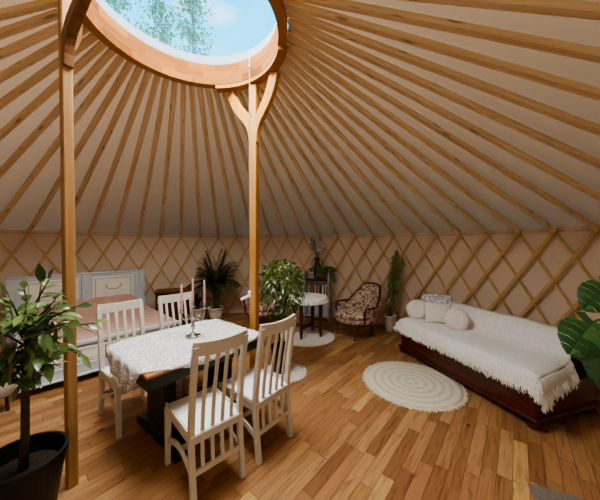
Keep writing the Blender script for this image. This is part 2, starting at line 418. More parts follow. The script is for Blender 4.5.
# rafters: one mesh, copied round the roof where the photograph shows them
p_out = polar(0, 3.99, EAVE+.01); p_in = polar(0, .80, 3.355)
dv = p_in-p_out; LEN = dv.length
m = MB(); hh = .036; ww = .055
m.box((LEN/2, 0, 0), (LEN, ww, hh), bev=.006)
m.box((.03, 0, -hh/2-.008), (.05, ww*.6, .03))
raf0 = None
ORD = 'first second third fourth fifth sixth seventh eighth ninth tenth eleventh twelfth thirteenth fourteenth fifteenth sixteenth seventeenth'.split()
def raf_label(k):
    if k == 10: return 'pine roof rafter meeting the wall right behind the middle post'
    if k == 1: return 'pine roof rafter meeting the wall right behind the tall left post'
    if 11 <= k <= 25: return 'pine roof rafter meeting the wall %s to the right of the middle post' % ORD[k-11]
    if 2 <= k <= 9: return 'pine roof rafter meeting the wall %s to the left of the middle post' % ORD[9-k]
    if k == 0: return 'pine roof rafter meeting the wall first to the left of the tall left post'
    if k > 25: return 'pine roof rafter cut off by the right edge of the photo, %s from below' % ORD[k-26]
    return 'pine roof rafter cut off by the left edge of the photo, %s from below' % ORD[-1-k]
for k in range(-8, 32):
    a = T0+k*DA
    if raf0 is None:
        o = m.build('rafter', PINE_X); raf0 = o
    else:
        o = raf0.copy(); COL.objects.link(o)
    p0 = polar(a, 3.99, EAVE+.01); p1 = polar(a-.02, .80, 3.355)
    x = (p1-p0).normalized(); up = V((0, 0, 1)); y = up.cross(x).normalized(); z = x.cross(y)
    o.matrix_world = Matrix(((x.x, y.x, z.x, p0.x), (x.y, y.y, z.y, p0.y), (x.z, y.z, z.z, p0.z), (0, 0, 0, 1)))
    tag(o, raf_label(k), 'rafter', 'pine roof rafters round the crown ring')

# crown ring with kerb and dome
ring = empty('crown_ring', (CX, CY, 3.30)); tag(ring, 'laminated pine crown ring framing the round skylight', 'skylight')
def arc(mb, r0, r1, z0, z1, a0=0, a1=2*PI, seg=96):
    full = abs(a1-a0-2*PI) < 1e-6
    mb.lathe([(r0, z0), (r1, z0), (r1, z1), (r0, z1), (r0, z0)], (0, 0, 0), seg, a0, a1)
    if not full:
        for a in (a0, a1):
            c, s_ = math.cos(a), math.sin(a)
            mb.add([(r0*c, r0*s_, z0), (r1*c, r1*s_, z0), (r1*c, r1*s_, z1), (r0*c, r0*s_, z1)], [(0, 1, 2, 3)])
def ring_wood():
    m, nt, b, out = newmat('laminated_pine_darkened')
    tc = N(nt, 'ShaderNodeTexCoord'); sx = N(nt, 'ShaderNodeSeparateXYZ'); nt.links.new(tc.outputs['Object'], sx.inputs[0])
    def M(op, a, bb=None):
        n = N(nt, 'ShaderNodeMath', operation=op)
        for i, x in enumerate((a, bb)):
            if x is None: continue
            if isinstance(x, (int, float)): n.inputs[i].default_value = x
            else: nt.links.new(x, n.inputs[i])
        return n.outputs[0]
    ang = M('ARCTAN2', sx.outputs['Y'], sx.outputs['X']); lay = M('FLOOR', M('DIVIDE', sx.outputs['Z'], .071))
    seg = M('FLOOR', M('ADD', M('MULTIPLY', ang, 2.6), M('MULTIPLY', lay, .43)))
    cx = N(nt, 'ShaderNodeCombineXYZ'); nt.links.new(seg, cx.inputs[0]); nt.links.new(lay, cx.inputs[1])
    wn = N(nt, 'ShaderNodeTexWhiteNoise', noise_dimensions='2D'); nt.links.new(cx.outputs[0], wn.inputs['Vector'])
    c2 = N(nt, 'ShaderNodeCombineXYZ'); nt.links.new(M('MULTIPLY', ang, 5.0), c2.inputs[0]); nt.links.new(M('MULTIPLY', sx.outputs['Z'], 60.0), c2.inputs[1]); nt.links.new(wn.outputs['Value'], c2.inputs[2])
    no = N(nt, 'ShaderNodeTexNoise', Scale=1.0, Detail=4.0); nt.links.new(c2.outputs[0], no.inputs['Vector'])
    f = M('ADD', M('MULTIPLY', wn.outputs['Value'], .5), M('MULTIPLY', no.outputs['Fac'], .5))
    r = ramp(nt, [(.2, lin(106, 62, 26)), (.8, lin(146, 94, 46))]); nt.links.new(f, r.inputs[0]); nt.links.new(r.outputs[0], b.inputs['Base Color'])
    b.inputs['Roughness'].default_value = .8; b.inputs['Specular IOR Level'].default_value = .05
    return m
PINE_RING_DARKENED = ring_wood()
m = MB(); arc(m, .722, .79, .0, .21); m.build('ring', simple('crown_pine', lin(172, 124, 76), .7, .12, 5, spec=.1), ring)
m = MB(); arc(m, .714, .7225, .002, .209); m.build('darkened_inner_skin', PINE_RING_DARKENED, ring)  # added skin, darkened in colour to offset the strong light on this face
for a0, a1 in ((math.radians(12), math.radians(91)), (math.radians(200), math.radians(262))):
    m = MB(); arc(m, .7165, .80, -.035, .0, a0, a1, 30); m.build('ring_plate', simple('plate_pine', lin(160, 112, 64), .7, .12, 5, spec=.1), ring)
m = MB(); arc(m, .735, .81, .235, .31); m.build('skylight_kerb', CURB, ring, smooth=False)
m = MB(); arc(m, .728, .742, .215, .235); m.build('seal', simple('grey_seal', lin(110, 112, 116), .6), ring)
for i in range(8):
    a = 2*PI*i/8+.2; m = MB(); m.box((.765*math.cos(a), .765*math.sin(a), .222), (.03, .03, .028)); m.build('spacer', CURB, ring)
m = MB(); m.lathe([(.79*math.cos(t), .30+.16*math.sin(t)) for t in [i*PI/2/8 for i in range(9)]], (0, 0, 0), 64)
m.build('dome', GLASS, ring, smooth=True)

PINE_DULL = wood('dull_pine', lin(150, 112, 70), lin(188, 146, 98), 2, knots=.45)  # duller, less saturated pine for the left post
BRACE_SHADED = wood('shaded_pine', lin(112, 76, 44), lin(146, 104, 64), 2, knots=.3)  # same pine darkened: backlight shade on the left post's braces is painted in
# posts with curved braces under the crown ring
def post(loc, rz, label, dirs, sz, reach, z0, bm, sm):
    o = empty('support_post', (loc[0], loc[1], 0), 0); tag(o, label, 'post')
    mb = MB(); mb.box((0, 0, 3.262/2), (sz, sz, 3.262), Matrix.Rotation(rz, 3, 'Z'), bev=.006)
    mb.build('shaft', sm, o)
    inw = V((CX-loc[0], CY-loc[1], 0)).normalized()
    for q in dirs:
        q = V((*q, 0)).normalized()
        pts = bez(q*.030+V((0, 0, z0)), q*.02+V((0, 0, z0+.33)), q*reach*.66+V((0, 0, 2.93)), q*reach+inw*.04*(.31/reach)+V((0, 0, 3.262)), 12)
        n = len(pts)
        secs = [(.055, lerp(.045, .10, min(1, i/5))) for i in range(n)]
        mb = MB(); mb.sweep(pts, secs, up=q); mb.build('brace', bm, o, bev=.005)
    return o
post((-1.505, 1.715), math.radians(-31.5), 'tall square pine post in front of the bed, beside the citrus tree pot', ((.853, -.522), (-.57, .82)), .057, .37, 2.72, BRACE_SHADED, PINE_DULL)
post((-.485, 2.80), math.radians(-16.6), 'middle square pine post rising behind the dining table to two curved braces', ((.83, -.56), (-.83, .56)), .076, .31, 2.66, PINE_LIGHT, PINE)

# crank pole hanging from the skylight
c = empty('crank_pole', (-.515, 2.70, 0)); tag(c, 'thin white skylight crank pole hanging in front of the middle post', 'crank pole')
m = MB(); m.tube([(0, 0, 3.52), (0, 0, 3.36), (-.003, 0, 2.4), (-.004, 0, 1.1)], .0045, 8); m.build('rod', ROPE, c, smooth=True)
m = MB(); m.lathe([(0, -.03), (.014, -.02), (.016, .015), (0, .025)], (-.004, 0, 1.1), 12); m.build('joint', RODWHITE, c, smooth=True)
m = MB(); m.lathe([(0, 0), (.013, .005), (.013, .03), (0, .035)], (0, 0, 3.37), 12); m.build('joint', ROPE, c, smooth=True)
m = MB(); m.tube([(-.004, 0, 1.08), (-.006, -.005, 1.06)], .005, 8); m.tube([(.01, -.005, 1.075), (-.085, -.02, 1.035)], .014, 10); m.build('handle', RODWHITE, c, smooth=False)

# ------------------------------------------------------------------ dining set
TA = math.radians(51.2); TC = V((-.968, 2.354, 0)); TM = Matrix.Rotation(TA, 3, 'Z')
def tw(x, y, z=0): return TC+TM@V((x, y, z))
t = empty('dining_table', TC, TA); tag(t, 'black pedestal dining table with a wooden top under the lace cloth', 'table')
m = MB(); m.box((-.02, 0, .735), (1.04, .84, .026), bev=.006); m.build('tabletop', TABLE_WOOD, t)
m = MB(); m.box((-.02, .42-.009, .685), (1.036, .018, .076)); m.box((-.02, -.42+.009, .685), (1.036, .018, .076)); m.box((.498-.009, 0, .685), (.018, .8, .076)); m.box((-.538+.009, 0, .685), (.018, .8, .076)); m.build('apron', BLACK_PAINT, t)
for s in (-1, 1):
    m = MB(); m.box((s*.27, 0, .38), (.10, .34, .56), bev=.02); m.box((s*.27, 0, .65), (.12, .6, .05), bev=.01); m.build('pedestal', BLACK_PAINT, t)
    m = MB(); m.sweep([(s*.27, -.36, .035), (s*.27, -.2, .06), (s*.27, 0, .09), (s*.27, .2, .06), (s*.27, .36, .035)], [(.12, .07), (.12, .09), (.12, .14), (.12, .09), (.12, .07)]); m.build('foot', BLACK_PAINT, t, bev=.01)
m = MB(); m.box((0, 0, .2), (.46, .06, .11), bev=.01); m.build('stretcher', BLACK_PAINT, t)

# lace tablecloth, an oval that leaves the table's corners bare
cl = MB()
def cloth_pt(u, v):
    th = 2*PI*v; ca, sa = math.cos(th), math.sin(th); e = 2.45
    a, b = .67, .475
    rr = (abs(ca/a)**e+abs(sa/b)**e)**(-1/e)
    rr *= 1+.018*abs(math.sin(th*13))*(u**6)
    r = rr*u; x, y = r*ca, r*sa
    dx = max(0, abs(x)-.524); dy = max(0, abs(y)-.426); d = math.hypot(dx, dy)
    z = .7515
    if d > 0:
        wav = .010*math.sin(th*22)*min(1, d/.06)
        x = math.copysign(min(abs(x), .526+.12*dx), x) + (wav+.006 if dx > 0 else 0)*math.copysign(1, x); y = math.copysign(min(abs(y), .428+.12*dy), y)+(wav+.006 if dy > 0 else 0)*math.copysign(1, y)
        z -= d
    z += .0025*math.sin(x*37+y*11)*math.sin(y*29)
    return V((x-.02, y, z+.002))
cl.grid(26, 160, cloth_pt)
o = cl.build('tablecloth', LACE, smooth=True, thick=.003); o.location = TC; o.rotation_euler = (0, 0, TA)
tag(o, 'white lace oval tablecloth with scalloped hem draped over the dining table', 'tablecloth')
m = MB()
for i in range(46):
    v = .5+(i-23)/46*.30
    p = cloth_pt(1, v)
    if p.z < .70:
        L = R.uniform(.03, .06); m.tube([p, p+V((-.006, R.uniform(-.01, .01), -L))], [.003, .0015], 4)
fr = m.build('tassels', FRINGE, o)

# white slat-back chairs
def make_chair():
    c = empty('dining_chair')
    tag(c, 'x', 'chair')
    hw = .178
    m = MB(); m.box((0, .022, .432), (.385, .46, .02), bev=.008); m.build('seat', SEAT_LIT, c)
    m = MB()
    for s in (-1, 1): m.box((s*.176, .03, .398), (.022, .42, .05))
    m.box((0, .234, .398), (.33, .022, .05)); m.box((0, -.182, .398), (.33, .022, .05))
    for s in (-1, 1): m.box((s*.184, .022, .446), (.018, .455, .012)) 
    m.build('seat_frame', WHITE_SHADED, c)
    for s in (-1, 1):
        m = MB(); m.sweep([(s*.176, .25, 0), (s*.176, .235, .42)], [(.036, .036), (.042, .042)], up=(0, 1, 0)); m.build('leg', WHITE_SHADED, c, bev=.004)
    def post_y(z):
        if z < .43: return -.185-.04*((.43-z)/.43)**1.6
        return -.185-.075*((z-.43)/.57)**1.4
    for s in (-1, 1):
        zs = [0, .1, .2, .3, .43, .55, .7, .85, 1.0]
        m = MB(); m.sweep([(s*hw, post_y(z), z) for z in zs], (.036, .038), up=(0, 1, 0)); m.build('leg', WHITE_SHADED, c, bev=.004)
    m = MB()
    def bow(x): return -.028*(1-(x/.2)**2)
    top = [(x, post_y(.975)+bow(x)*.9+.004, .975+.012*(x/.2)**2) for x in [-.196, -.15, -.1, -.05, 0, .05, .1, .15, .196]]
    m.sweep(top, (.024, .085), up=(0, 0, 1))
    for i in range(4):
        x = -.106+i*.0707
        zs = [.215, .3, .43, .55, .7, .85, .95]
        m.sweep([(x, post_y(z)+bow(x)*max(0, (z-.3)/.7), z) for z in zs], (.026, .012), up=(0, 1, 0))
    m.sweep([(-.17, post_y(.2), .2), (.17, post_y(.2), .2)], (.022, .034), up=(0, 0, 1))
    m.build('backrest', WHITE_SHADED, c, bev=.003)
    for s in (-1, 1):
        pts = [(s*.176, lerp(-.2, .234, i/8), .175+.075*math.sin(PI*i/8)) for i in range(9)]
        m = MB(); m.sweep(pts, (.018, .04), up=(0, 0, 1)); m.build('side_stretcher', WHITE_SHADED, c, bev=.003)
    m = MB(); m.sweep([(-.17, .0, .245), (.17, .0, .245)], (.024, .03)); m.build('cross_stretcher', WHITE_SHADED, c)
    return c
ch = make_chair()
GR = 'white slat-back chairs round the dining table'
ch.location = tw(-.222, -.565); ch.rotation_euler = (0, 0, TA-math.radians(7)); ch.scale = (.94, 1, 1); ch['label'] = 'white slat-back chair nearest the camera, back turned, on the near side of the table'; ch['group'] = GR
dup(ch, tw(.235, -.59), TA+math.radians(1), 'white slat-back chair with its back turned, next to the white fur mat', GR)
dup(ch, tw(-.315, .52), TA+PI, 'white slat-back chair across the table, standing before the bed and nearest the citrus tree', GR)
dup(ch, tw(.235, .52), TA+PI, 'white slat-back chair across the table, behind the candelabra', GR)

# candelabra with three candles
K = V((-.975, 2.395, .757))
k = empty('candelabra', K, math.radians(-8)); tag(k, 'silver three-armed candelabra standing on the lace tablecloth', 'candelabra')
m = MB(); m.lathe([(0, 0), (.062, 0), (.064, .008), (.05, .014), (.03, .02), (.014, .035), (0, .04)], seg=20)
for i in range(6):
    a = i*PI/3; m.lathe([(0, 0), (.018, .002), (.016, .01), (0, .013)], (.056*math.cos(a), .056*math.sin(a), 0), 8)
m.build('base', SILVER, k, smooth=True)
m = MB(); m.lathe([(.012, .03), (.009, .06), (.018, .085), (.02, .10), (.009, .12), (.008, .16), (.02, .185), (.014, .205), (.02, .225), (.008, .245), (.008, .275), (0, .276)], seg=14); m.build('stem', SILVER, k, smooth=True)
def cup(mb, x, z): mb.lathe([(0, z-.012), (.01, z-.01), (.024, z), (.026, z+.006), (.012, z+.008), (.016, z+.03), (.017, z+.04), (.0125, z+.04), (.0125, z+.02), (0, z+.02)], (x, 0, 0), 14)
m = MB(); cup(m, 0, .272); m.build('candle_cup', SILVER, k, smooth=True)
for s, zc in ((-1, .215), (1, .262)):
    m = MB(); m.tube(bez((0, 0, .20), (s*.05, 0, .13), (s*.11, 0, .12), (s*.112, 0, zc-.01), 12), .006, 8); m.tube(bez((s*.03, 0, .165), (s*.04, 0, .2), (s*.07, 0, .2), (s*.07, 0, .165), 8), .0035, 6)
    ar = m.build('arm', SILVER, k, smooth=True)
    m = MB(); cup(m, s*.112, zc); m.build('candle_cup', SILVER, ar, smooth=True)
for x, z, lab in ((-.112, .215, 'pink taper candle in the lower left cup of the candelabra'), (0, .272, 'pink taper candle in the middle cup of the candelabra'), (.112, .262, 'pink taper candle in the right cup of the candelabra')):
    p = K+Matrix.Rotation(math.radians(-8), 3, 'Z')@V((x, 0, z+.021))
    o = empty('taper_candle', p); tag(o, lab, 'candle', 'candles of the candelabra')
    hgt = .235
    m = MB(); m.lathe([(0, 0), (.0118, 0), (.0115, .03), (.0085, hgt-.012), (.004, hgt), (0, hgt)], seg=12); m.build('wax', CANDLE, o, smooth=True)
    m = MB(); m.tube([(0, 0, hgt), (.001, 0, hgt+.012)], .0012, 5); m.build('wick', BLACK_PAINT, o)

# ------------------------------------------------------------------ bed
BA = math.radians(47.0); BO = V((-2.87, 2.65, 0)); W, L = 1.62, 1.9
b = empty('bed', BO, BA); tag(b, 'grey painted double bed with cream panelled headboard against the far left wall', 'bed')
m = MB()
m.box((W/2, L+.03, .56), (W+.16, .045, 1.0), bev=.008)
m.box((W/2, L+.03, 1.075), (W+.22, .075, .035), bev=.012)
for x in (-.06, W/2, W+.06): m.box((x, L+.0, .56), (.10, .05, 1.0), bev=.006)
hb = m.build('headboard', GREYBLUE, b)
for cx_ in (W*.25-.005, W*.75+.005):
    m = MB(); m.box((cx_, L-.002, .80), (.64, .02, .42), bev=.008); pn = m.build('panel', CREAM, hb)
    m = MB()
    for (x, z, dx, dz) in ((0, .175, .54, .010), (0, -.175, .54, .010), (-.27, 0, .010, .35), (.27, 0, .010, .35)): m.box((cx_+x, L-.014, .80+z), (dx, .01, dz))
    m.tube([(cx_+.12*math.cos(t_), L-.014, .86+.085*math.sin(t_)-.0) for t_ in [PI+i*PI/10 for i in range(11)]], .009, 6)
    for q in (-.12, 0, .12): m.lathe([(0, -.014), (.014, 0), (0, .014)], (cx_+q, L-.016, .85 if q else .78), 8)
    m.build('relief', GILT, pn, smooth=False)
m = MB()
m.box((W/2, .03, .452), (W+.02, .07, .05), bev=.008)
m.box((W/2, .045, .30), (W, .03, .30), bev=.004)
m.box((W/2, .022, .205), (W+.02, .05, .022), bev=.006)
m.box((W/2, .03, .145), (W+.02, .055, .10), bev=.004)
m.box((W/2, .018, .09), (W+.05, .08, .025), bev=.006)
fb = m.build('footboard', GREYBLUE, b)
m = MB(); m.box((W*.5, .024, .31), (W-.28, .02, .17), bev=.006)
fp = m.build('panel', CREAM, fb)
m = MB()
for (x, z, dx, dz) in ((0, .055, W-.38, .008), (0, -.055, W-.38, .008), (-(W-.38)/2, 0, .008, .11), ((W-.38)/2, 0, .008, .11)): m.box((W*.5+x, .013, .31+z), (dx, .006, dz))
m.build('relief', GILT, fp)
for s in (0, 1):
    m = MB(); m.box((s*W, L/2+.05, .30), (.035, L-.1, .32), bev=.006); m.box((s*W, L/2+.05, .10), (.045, L-.1, .06)); m.build('side_rail', GREYBLUE, b)
for x in (.04, W-.04):
    for y in (.05, L-.02):
        m = MB(); m.lathe([(0, 0), (.025, 0), (.04, .02), (.042, .05), (.03, .08), (0, .08)], (x, y, 0), 16); m.build('foot', MIDWOOD, b, smooth=True)
m = MB(); m.box((W/2, L/2+.04, .36), (W-.05, L-.14, .2), bev=.03); m.build('mattress', CREAM, b)
m = MB()
def cover(u, v):
    x = lerp(-.01, W+.01, u); y = lerp(.075, L-.035, v)
    z = .478+.03*math.sin(PI*u)**.5*(1 if v > .02 else 0)
    if v > .55:
        q = min(1, (v-.55)/.30); hump = q*q*(3-2*q)*.17
        if v > .93: hump *= 1-(v-.93)/.07*.35
        hump *= min(1, math.sin(PI*u)*2.4+.12)*(1-.13*math.exp(-((u-.5)/.06)**2))
        z += hump
    z += .006*math.sin(x*19+y*5)*math.sin(y*23)+.004*math.sin(x*41+2)*math.sin(y*8)
    e = min(u, 1-u)
    if e < .02: z = .40 if e < .001 else .46
    if v < .03: z = .455 if v < .001 else z
    return V((x, y, z))
m.grid(70, 70, cover)
o = m.build('bedspread', PINKCOVER, smooth=True); o.location = BO; o.rotation_euler = (0, 0, BA)
tag(o, 'dusty pink bedspread pulled over the pillows of the grey bed', 'bedspread')

# dark red chest between bed and palm
c = empty('wooden_chest', (-2.50, 5.23, 0), math.radians(22)); tag(c, 'dark red wooden chest against the wall right of the bed', 'chest')
m = MB(); m.box((0, 0, .36), (.62, .34, .58), bev=.006); m.build('carcass', REDWOOD, c)
m = MB(); m.box((0, 0, .675), (.66, .38, .04), bev=.01); m.build('lid', MIDWOOD, c)
m = MB(); m.box((0, -.172, .36), (.54, .01, .44), bev=.004); m.build('front_panel', REDWOOD, c)
for sx in (-1, 1):
    for sy in (-1, 1):
        m = MB(); m.box((sx*.27, sy*.13, .036), (.05, .05, .072)); m.build('foot', REDWOOD, c)

# ------------------------------------------------------------------ daybed
DO = V((1.487, 3.93, 0)); DDIR = V((.297, -.955, 0)).normalized(); DA_ = math.atan2(DDIR.y, DDIR.x)
DL, DW = 1.80, .86      # local x runs towards the camera, local y towards the wall
d = empty('daybed', DO, DA_); tag(d, 'long polished mahogany daybed along the right wall', 'daybed')
m = MB(); m.box((DL/2, DW/2, .225), (DL-.04, DW-.04, .27), bev=.012); m.build('base', MAHOG, d)
m = MB(); m.box((DL/2, DW/2, .085), (DL+.02, DW+.02, .04), bev=.014); m.box((DL/2, DW/2, .108), (DL-.015, DW-.015, .012)); m.build('moulding', MAHOG, d)
for x in (.05, DL-.05):
    for y in (.05, DW-.05):
        m = MB(); m.lathe([(0, 0), (.03, 0), (.05, .015), (.055, .035), (.045, .06), (.06, .068), (0, .068)], (x, y, 0), 18); m.build('foot', MAHOG, d, smooth=True)
m = MB(); m.box((DL/2, DW/2-.01, .415), (DL-.10, DW-.06, .11), bev=.03); m.build('mattress', simple('shaded_fabric', lin(34, 27, 24), .9, .15, 30), d)  # near-black colour stands in for the shade at the daybed's near end
m = MB(); m.sweep([(.06, DW-.10, .58), (DL-.22, DW-.10, .58)], (.12, .27)); m.build('back_bolster', CREAM, d, bev=.03)
# coverlet: profile over seat and back, hanging at the front and partly over the near end
def prof(v):
    pts = [(-.035, .355), (-.03, .42), (-.012, .475), (.02, .498), (.10, .505), (.30, .507), (.48, .512), (.56, .54), (.62, .62), (.68, .70), (.74, .742), (.80, .742), (.845, .70), (.86, .55), (.86, .46)]
    f = v*(len(pts)-1); i = min(int(f), len(pts)-2); t_ = f-i
    return lerp(pts[i][0], pts[i+1][0], t_), lerp(pts[i][1], pts[i+1][1], t_)
X0 = -.03
def X1f(y): return DL+.005-.12*max(0, min(1, y/.8))
def cov(u, v):
    y, z = prof(v); X1 = X1f(y); x = lerp(X0, X1, u)
    z += .006*math.sin(x*9+y*5)*math.sin(y*14+x*3)*(1 if .2 < v < .85 else .3)
    if v < .12: y += .010*math.sin(x*26)
    # rounded ends
    e0 = x-X0; e1 = X1-x
    if e0 < .08: z -= .05*(1-e0/.08)**2*(1 if z > .45 else .2)
    if e1 < .10: z -= .04*(1-e1/.10)**2*(1 if z > .45 else .2)
    z += .05*math.exp(-((x-.02)/.10)**2)*min(1, max(0, (v-.3)*3))*0
    return V((x, y, z))
m = MB(); m.grid(90, 56, cov)
def endc(u, v):    # flap over the near end
    y, z = prof(lerp(.13, .52, u)); z -= .04
    x = X1f(y)+.035*math.sin(min(1, v*1.6)*PI/2)+.012*math.sin(y*40)*v
    return V((x, y, z-v*.15*(1-.45*u)))
m.grid(24, 8, endc)
o = m.build('coverlet', COVERLET, smooth=True, thick=.004); o.location = DO; o.rotation_euler = (0, 0, DA_)
tag(o, 'white woven coverlet with shaggy fringe spread over the daybed', 'coverlet')
m = MB()
for i in range(420):
    x = lerp(X0, X1f(0)+.02, i/419)+R.uniform(-.006, .006); p = V((x, prof(0)[0]-.006+.010*math.sin(x*26), .372+R.uniform(-.01, .012)))
    Lh = R.uniform(.045, .075); q = p+V((R.uniform(-.02, .02), -R.uniform(.0, .02), -Lh))
    m.tube([p, (p+q)/2+V((R.uniform(-.006, .006), -.008, 0)), q], [.0055, .005, .002], 4, cap=False)
for i in range(280):
    u = R.random(); p = endc(u, R.uniform(.7, 1.0)); q = p+V((R.uniform(.0, .04), R.uniform(-.03, .03), -R.uniform(.04, .10)))
    m.tube([p+V((.004, 0, 0)), (p+q)/2+V((.008, 0, 0)), q], [.006, .0055, .002], 4, cap=False)
for i in range(90):
    a_ = R.random(); p = V((X1f(0)+.01+R.uniform(-.01, .02), -.03+R.uniform(-.01, .02), lerp(.33, .47, a_))); q = p+V((R.uniform(0, .05), R.uniform(-.04, .01), -R.uniform(.03, .08)))
    m.tube([p, (p+q)/2, q], [.007, .006, .002], 4, cap=False)
m.build('fringe', FRINGE, o)

def dw(x, y, z): return DO+Matrix.Rotation(DA_, 3, 'Z')@V((x, y, z))
def round_cushion(loc, r, th, lean, yaw, label, name='round_cushion'):
    o = empty(name, loc, yaw); tag(o, label, 'cushion', 'cushions at the far end of the daybed')
    m = MB(); prof_ = []
    for i in range(15):
        t_ = -PI/2+PI*i/14; rr = r*abs(math.cos(t_))**.55; zz = th*math.sin(t_)
        prof_.append((rr, zz))
    m.lathe(prof_, seg=40)
    rot = Euler((lean, 0, 0)).to_matrix()
    vs = []
    for v in m.v:
        v = V(v); a_ = math.atan2(v.y, v.x); rad = math.hypot(v.x, v.y)
        v.z *= 1-.16*math.cos(a_*8)*(rad/r)*.6-.35*math.exp(-(rad/.025)**2)
        vs.append(tuple(rot@v+V((0, 0, r*.95))))
    m.v = vs; m.build('cover', CUSHION, o, smooth=True)
    m = MB(); pts = [rot@V((r*1.0*math.cos(a_), r*1.0*math.sin(a_), 0))+V((0, 0, r*.95)) for a_ in [2*PI*i/32 for i in range(33)]]; m.tube(pts, .006, 6); m.build('piping', CUSHION, o, smooth=True)
    m = MB(); p = rot@V((0, 0, th*.7))+V((0, 0, r*.95)); m.lathe([(0, -.008), (.014, 0), (.01, .008), (0, .01)], p, 10); m.build('button', CUSHION, o, smooth=True)
    return o
def square_cushion(loc, s, th, lean, yaw, label, mat, frill=False):
    o = empty('square_cushion', loc, yaw); tag(o, label, 'cushion', 'cushions at the far end of the daybed')
    rot = Euler((lean, 0, 0)).to_matrix()
    m = MB()
    for sg in (1, -1):
        def f(u, v):
            x, y = (u-.5)*2, (v-.5)*2
            k = max(0, (1-x*x)*(1-y*y))**.42
            pin = 1-.10*(1-abs(x)**2)*abs(y)**3; pin2 = 1-.10*(1-abs(y)**2)*abs(x)**3
            return rot@V((x*s*pin2, y*s*.86*pin, sg*th*k))+V((0, 0, s*.80))
        m.grid(18, 18, f)
    m.build('cover', mat, o, smooth=True)
    if frill:
        m = MB(); pts = []
        for i in range(121):
            q = (i % 120)/120*4; e = int(q); t_ = q-e
            x, y = [(lerp(-1, 1, t_), 1), (1, lerp(1, -1, t_)), (lerp(1, -1, t_), -1), (-1, lerp(-1, 1, t_))][e]
            pts.append((x, y, i))
        m.grid(120, 2, lambda u, v: rot@V((pts[round(u*120)][0]*s*(1+v*.14), pts[round(u*120)][1]*s*.86*(1+v*.14), .012*math.sin(pts[round(u*120)][2]*1.9)*v))+V((0, 0, s*.80)))
        m.build('frill', mat, o, smooth=True)
    return o
YC = DA_-PI  # cushions face the room
ctr = DA_+PI/2
round_cushion(dw(.08, .26, .495), .145, .065, math.radians(62), math.radians(-24), 'round white tufted cushion leftmost on the daybed, against the square cushion')
square_cushion(dw(.36, .36, .505), .17, .06, math.radians(66), math.radians(-22), 'square white cushion standing between the two round ones', CUSHION)
round_cushion(dw(.66, .37, .50), .145, .07, math.radians(60), math.radians(-26), 'round white tufted cushion nearest the camera on the daybed')
square_cushion(dw(.20, .50, .56), .17, .05, math.radians(68), math.radians(-20), 'white cushion with a blue-patterned frill behind the other cushions', BLUELACE, True)

# ------------------------------------------------------------------ rugs
def disc_rug(name, loc, r, mat, label, fr=None, frl=.03, nfr=220, th=.018, wob=0.0):
    m = MB(); seg = 96
    vs = [(0, 0, th)]; rings = 14
    for i in range(1, rings+1):
        for k in range(seg):
            a_ = 2*PI*k/seg; rr = r*i/rings*(1+(wob*math.sin(a_*7+1)+wob*.6*math.sin(a_*13)) * (i/rings))
            vs.append((rr*math.cos(a_), rr*math.sin(a_), th*(1 if i < rings else .25)))
    for k in range(seg): vs.append((vs[1+(rings-1)*seg+k][0], vs[1+(rings-1)*seg+k][1], .001))
    fs = [(0, 1+k, 1+(k+1) % seg) for k in range(seg)]
    for i in range(rings):
        for k in range(seg): fs.append((1+i*seg+k, 1+(i+1)*seg+k, 1+(i+1)*seg+(k+1) % seg, 1+i*seg+(k+1) % seg))
    m.add(vs, fs); o = m.build(name, mat, smooth=True); o.location = loc; tag(o, label, 'rug')
    if fr:
        m = MB()
        for i in range(nfr):
            a_ = 2*PI*i/nfr+R.uniform(-.01, .01); L_ = frl*R.uniform(.6, 1.2); rr = r*.985; b_ = a_+R.uniform(-.03, .03)
            m.tube([(rr*math.cos(a_), rr*math.sin(a_), .010), ((rr+L_*.6)*math.cos(b_), (rr+L_*.6)*math.sin(b_), .008), ((rr+L_)*math.cos(b_), (rr+L_)*math.sin(b_), .004)], [.006, .005, .002], 4, cap=False)
        m.build('fringe', fr, o)
    return o
disc_rug('crochet_rug', (1.30, 3.03, 0), .53, CROCHET, 'round cream crocheted rug tucked against the daybed', CREAMFRINGE, .035, 260)
disc_rug('round_rug', (.13, 4.56, 0), .47, FURWHITE, 'round white rug under the small cloth-covered table', FURWHITE, .015, 200)
disc_rug('fur_mat', (-.19, 3.27, 0), .25, FURWHITE, 'fluffy white fur mat under the weeping fig pot', FURWHITE, .04, 160, .02, .03)
m = MB(); m.box((0, 0, .006), (.60, .40, .012), bev=.004)
o = m.build('grey_rug', GREYRUG); ca = math.radians(-23)
o.location = V((1.60, 1.70, 0))+Matrix.Rotation(ca, 3, 'Z')@V((.22, -.20, 0)); o.rotation_euler = (0, 0, ca)
tag(o, 'grey wool rug, only its corner showing at the bottom right', 'rug')

